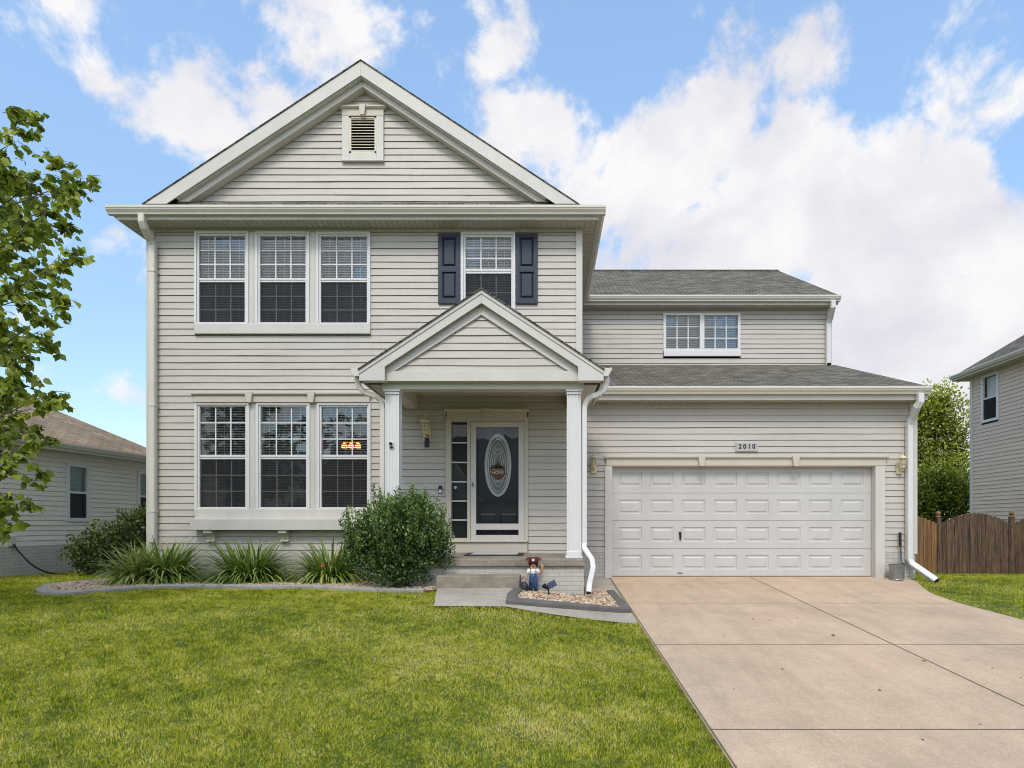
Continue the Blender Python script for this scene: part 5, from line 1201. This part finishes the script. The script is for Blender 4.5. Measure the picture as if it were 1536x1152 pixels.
# cloud banks: centre on the sky, angular radius (rad), weight
banks = [((1000, 300), .20, .85), ((1010, 245), .09, 1.35), ((1440, 455), .05, 1.2), ((1165, 400), .235, 1.0), ((1320, 400), .20, .9), ((930, 400), .24, .9), ((1480, 500), .22, .85), ((1250, 520), .3, .85), ((800, 260), .12, .75), ((1060, 190), .07, .6), ((1330, 250), .08, .55),
         ((1215, 95), .07, .22), ((1500, 60), .13, .5), ((420, 60), .16, .34), ((540, 60), .12, .2), ((110, 105), .13, .42), ((190, 150), .11, .46), ((310, 215), .09, .66), ((350, 150), .12, .47), ((740, 15), .08, .36), ((205, 370), .07, .5), ((60, 660), .3, .3)]
acc = None
for (px, py), r, w in banks:
    dt = vmath('DOT_PRODUCT', dirv, sdir(px, py)).outputs['Value']
    k = mrange(dt, math.cos(r), 1.0 - (1-math.cos(r))*.12, 0, w); acc = k if acc is None else fmath('MAXIMUM', acc, k)
# the unseen part of the sky carries broken cloud too
back = mrange(N(nt, 'ShaderNodeSeparateXYZ').outputs[1], .35, -.1, 0, .62)
L(dirv, [n for n in nt.nodes if n.bl_idname == 'ShaderNodeSeparateXYZ'][0].inputs[0])
acc = fmath('MAXIMUM', acc, back)
n1 = noise(dirv, 7.5, 12, .62, (3.1, 1.7, .4), .15); n2 = noise(dirv, 2.6, 4, .5, (7.3, 2.2, 5.1))
dens = fmath('ADD', fmath('MULTIPLY', acc, .92), fmath('ADD', fmath('MULTIPLY', fmath('SUBTRACT', n1, .5), 2.3), fmath('MULTIPLY', fmath('SUBTRACT', n2, .5), 1.1)))
mask = mrange(dens, .36, .72, 0, 1)
shade = noise(dirv, 5, 6, .55, (1.3, 8.2, 2.9), .3)
cr = N(nt, 'ShaderNodeValToRGB'); cr.color_ramp.elements[0].position = .36; cr.color_ramp.elements[0].color = (5.6, 5.6, 6.15, 1); cr.color_ramp.elements[1].position = .58; cr.color_ramp.elements[1].color = (7.2, 7.1, 7.15, 1); L(shade, cr.inputs[0])
low = mrange(N(nt, 'ShaderNodeSeparateXYZ').outputs[2], -.05, .75, .62, 1.26)
L(dirv, [n for n in nt.nodes if n.bl_idname == 'ShaderNodeSeparateXYZ'][-1].inputs[0])
tint0 = vmath('MULTIPLY', sky.outputs[0], (2.0, 2.1, 2.0)); tint = N(nt, 'ShaderNodeVectorMath', operation='SCALE'); L(tint0.outputs[0], tint.inputs[0]); L(low, tint.inputs['Scale'])
haze = N(nt, 'ShaderNodeMix', data_type='RGBA'); haze.inputs['Factor'].default_value = .06; L(tint.outputs[0], haze.inputs['A']); haze.inputs['B'].default_value = (5.6, 6.6, 7.6, 1)
mx = N(nt, 'ShaderNodeMix', data_type='RGBA'); L(mask, mx.inputs['Factor']); L(haze.outputs['Result'], mx.inputs['A']); L(cr.outputs[0], mx.inputs['B'])
sunv = (math.sin(SUN_AZ)*math.cos(SUN_EL), math.cos(SUN_AZ)*math.cos(SUN_EL), math.sin(SUN_EL))
glow = mrange(vmath('DOT_PRODUCT', dirv, sunv).outputs['Value'], .25, 1.0, 1.0, 1.5)      # cloud veil brightens around the sun
gl = N(nt, 'ShaderNodeVectorMath', operation='SCALE'); L(mx.outputs['Result'], gl.inputs[0]); L(glow, gl.inputs['Scale'])
L(gl.outputs[0], bg.inputs['Color'])

sd = Vector((math.sin(SUN_AZ)*math.cos(SUN_EL), math.cos(SUN_AZ)*math.cos(SUN_EL), math.sin(SUN_EL)))
sl_ = bpy.data.lights.new('sun', 'SUN'); sl_.energy = 1.95; sl_.angle = R(15); sl_.color = (1, .93, .82)
so_ = bpy.data.objects.new('sun', sl_); COL.objects.link(so_); so_.location = (-8, -12, 18); so_.rotation_euler = (-sd).to_track_quat('-Z', 'Y').to_euler()

cam = bpy.data.cameras.new('camera'); co_ = bpy.data.objects.new('camera', cam); COL.objects.link(co_); S.camera = co_
co_.location = (0, 0, CZ); co_.rotation_euler = (R(90), 0, 0)
cam.sensor_width = 36; cam.sensor_fit = 'HORIZONTAL'; cam.lens = F/1536*36
cam.shift_x = -(CX-768)/1536; cam.shift_y = (HY-576)/1536; cam.clip_start = .05; cam.clip_end = 1000
S.render.engine = 'CYCLES'; S.cycles.filter_width = 1.0
S.view_settings.view_transform = 'Standard'; S.view_settings.look = 'None'; S.view_settings.exposure = 0; S.view_settings.gamma = 1
S.cycles.max_bounces = 8; S.cycles.transparent_max_bounces = 16
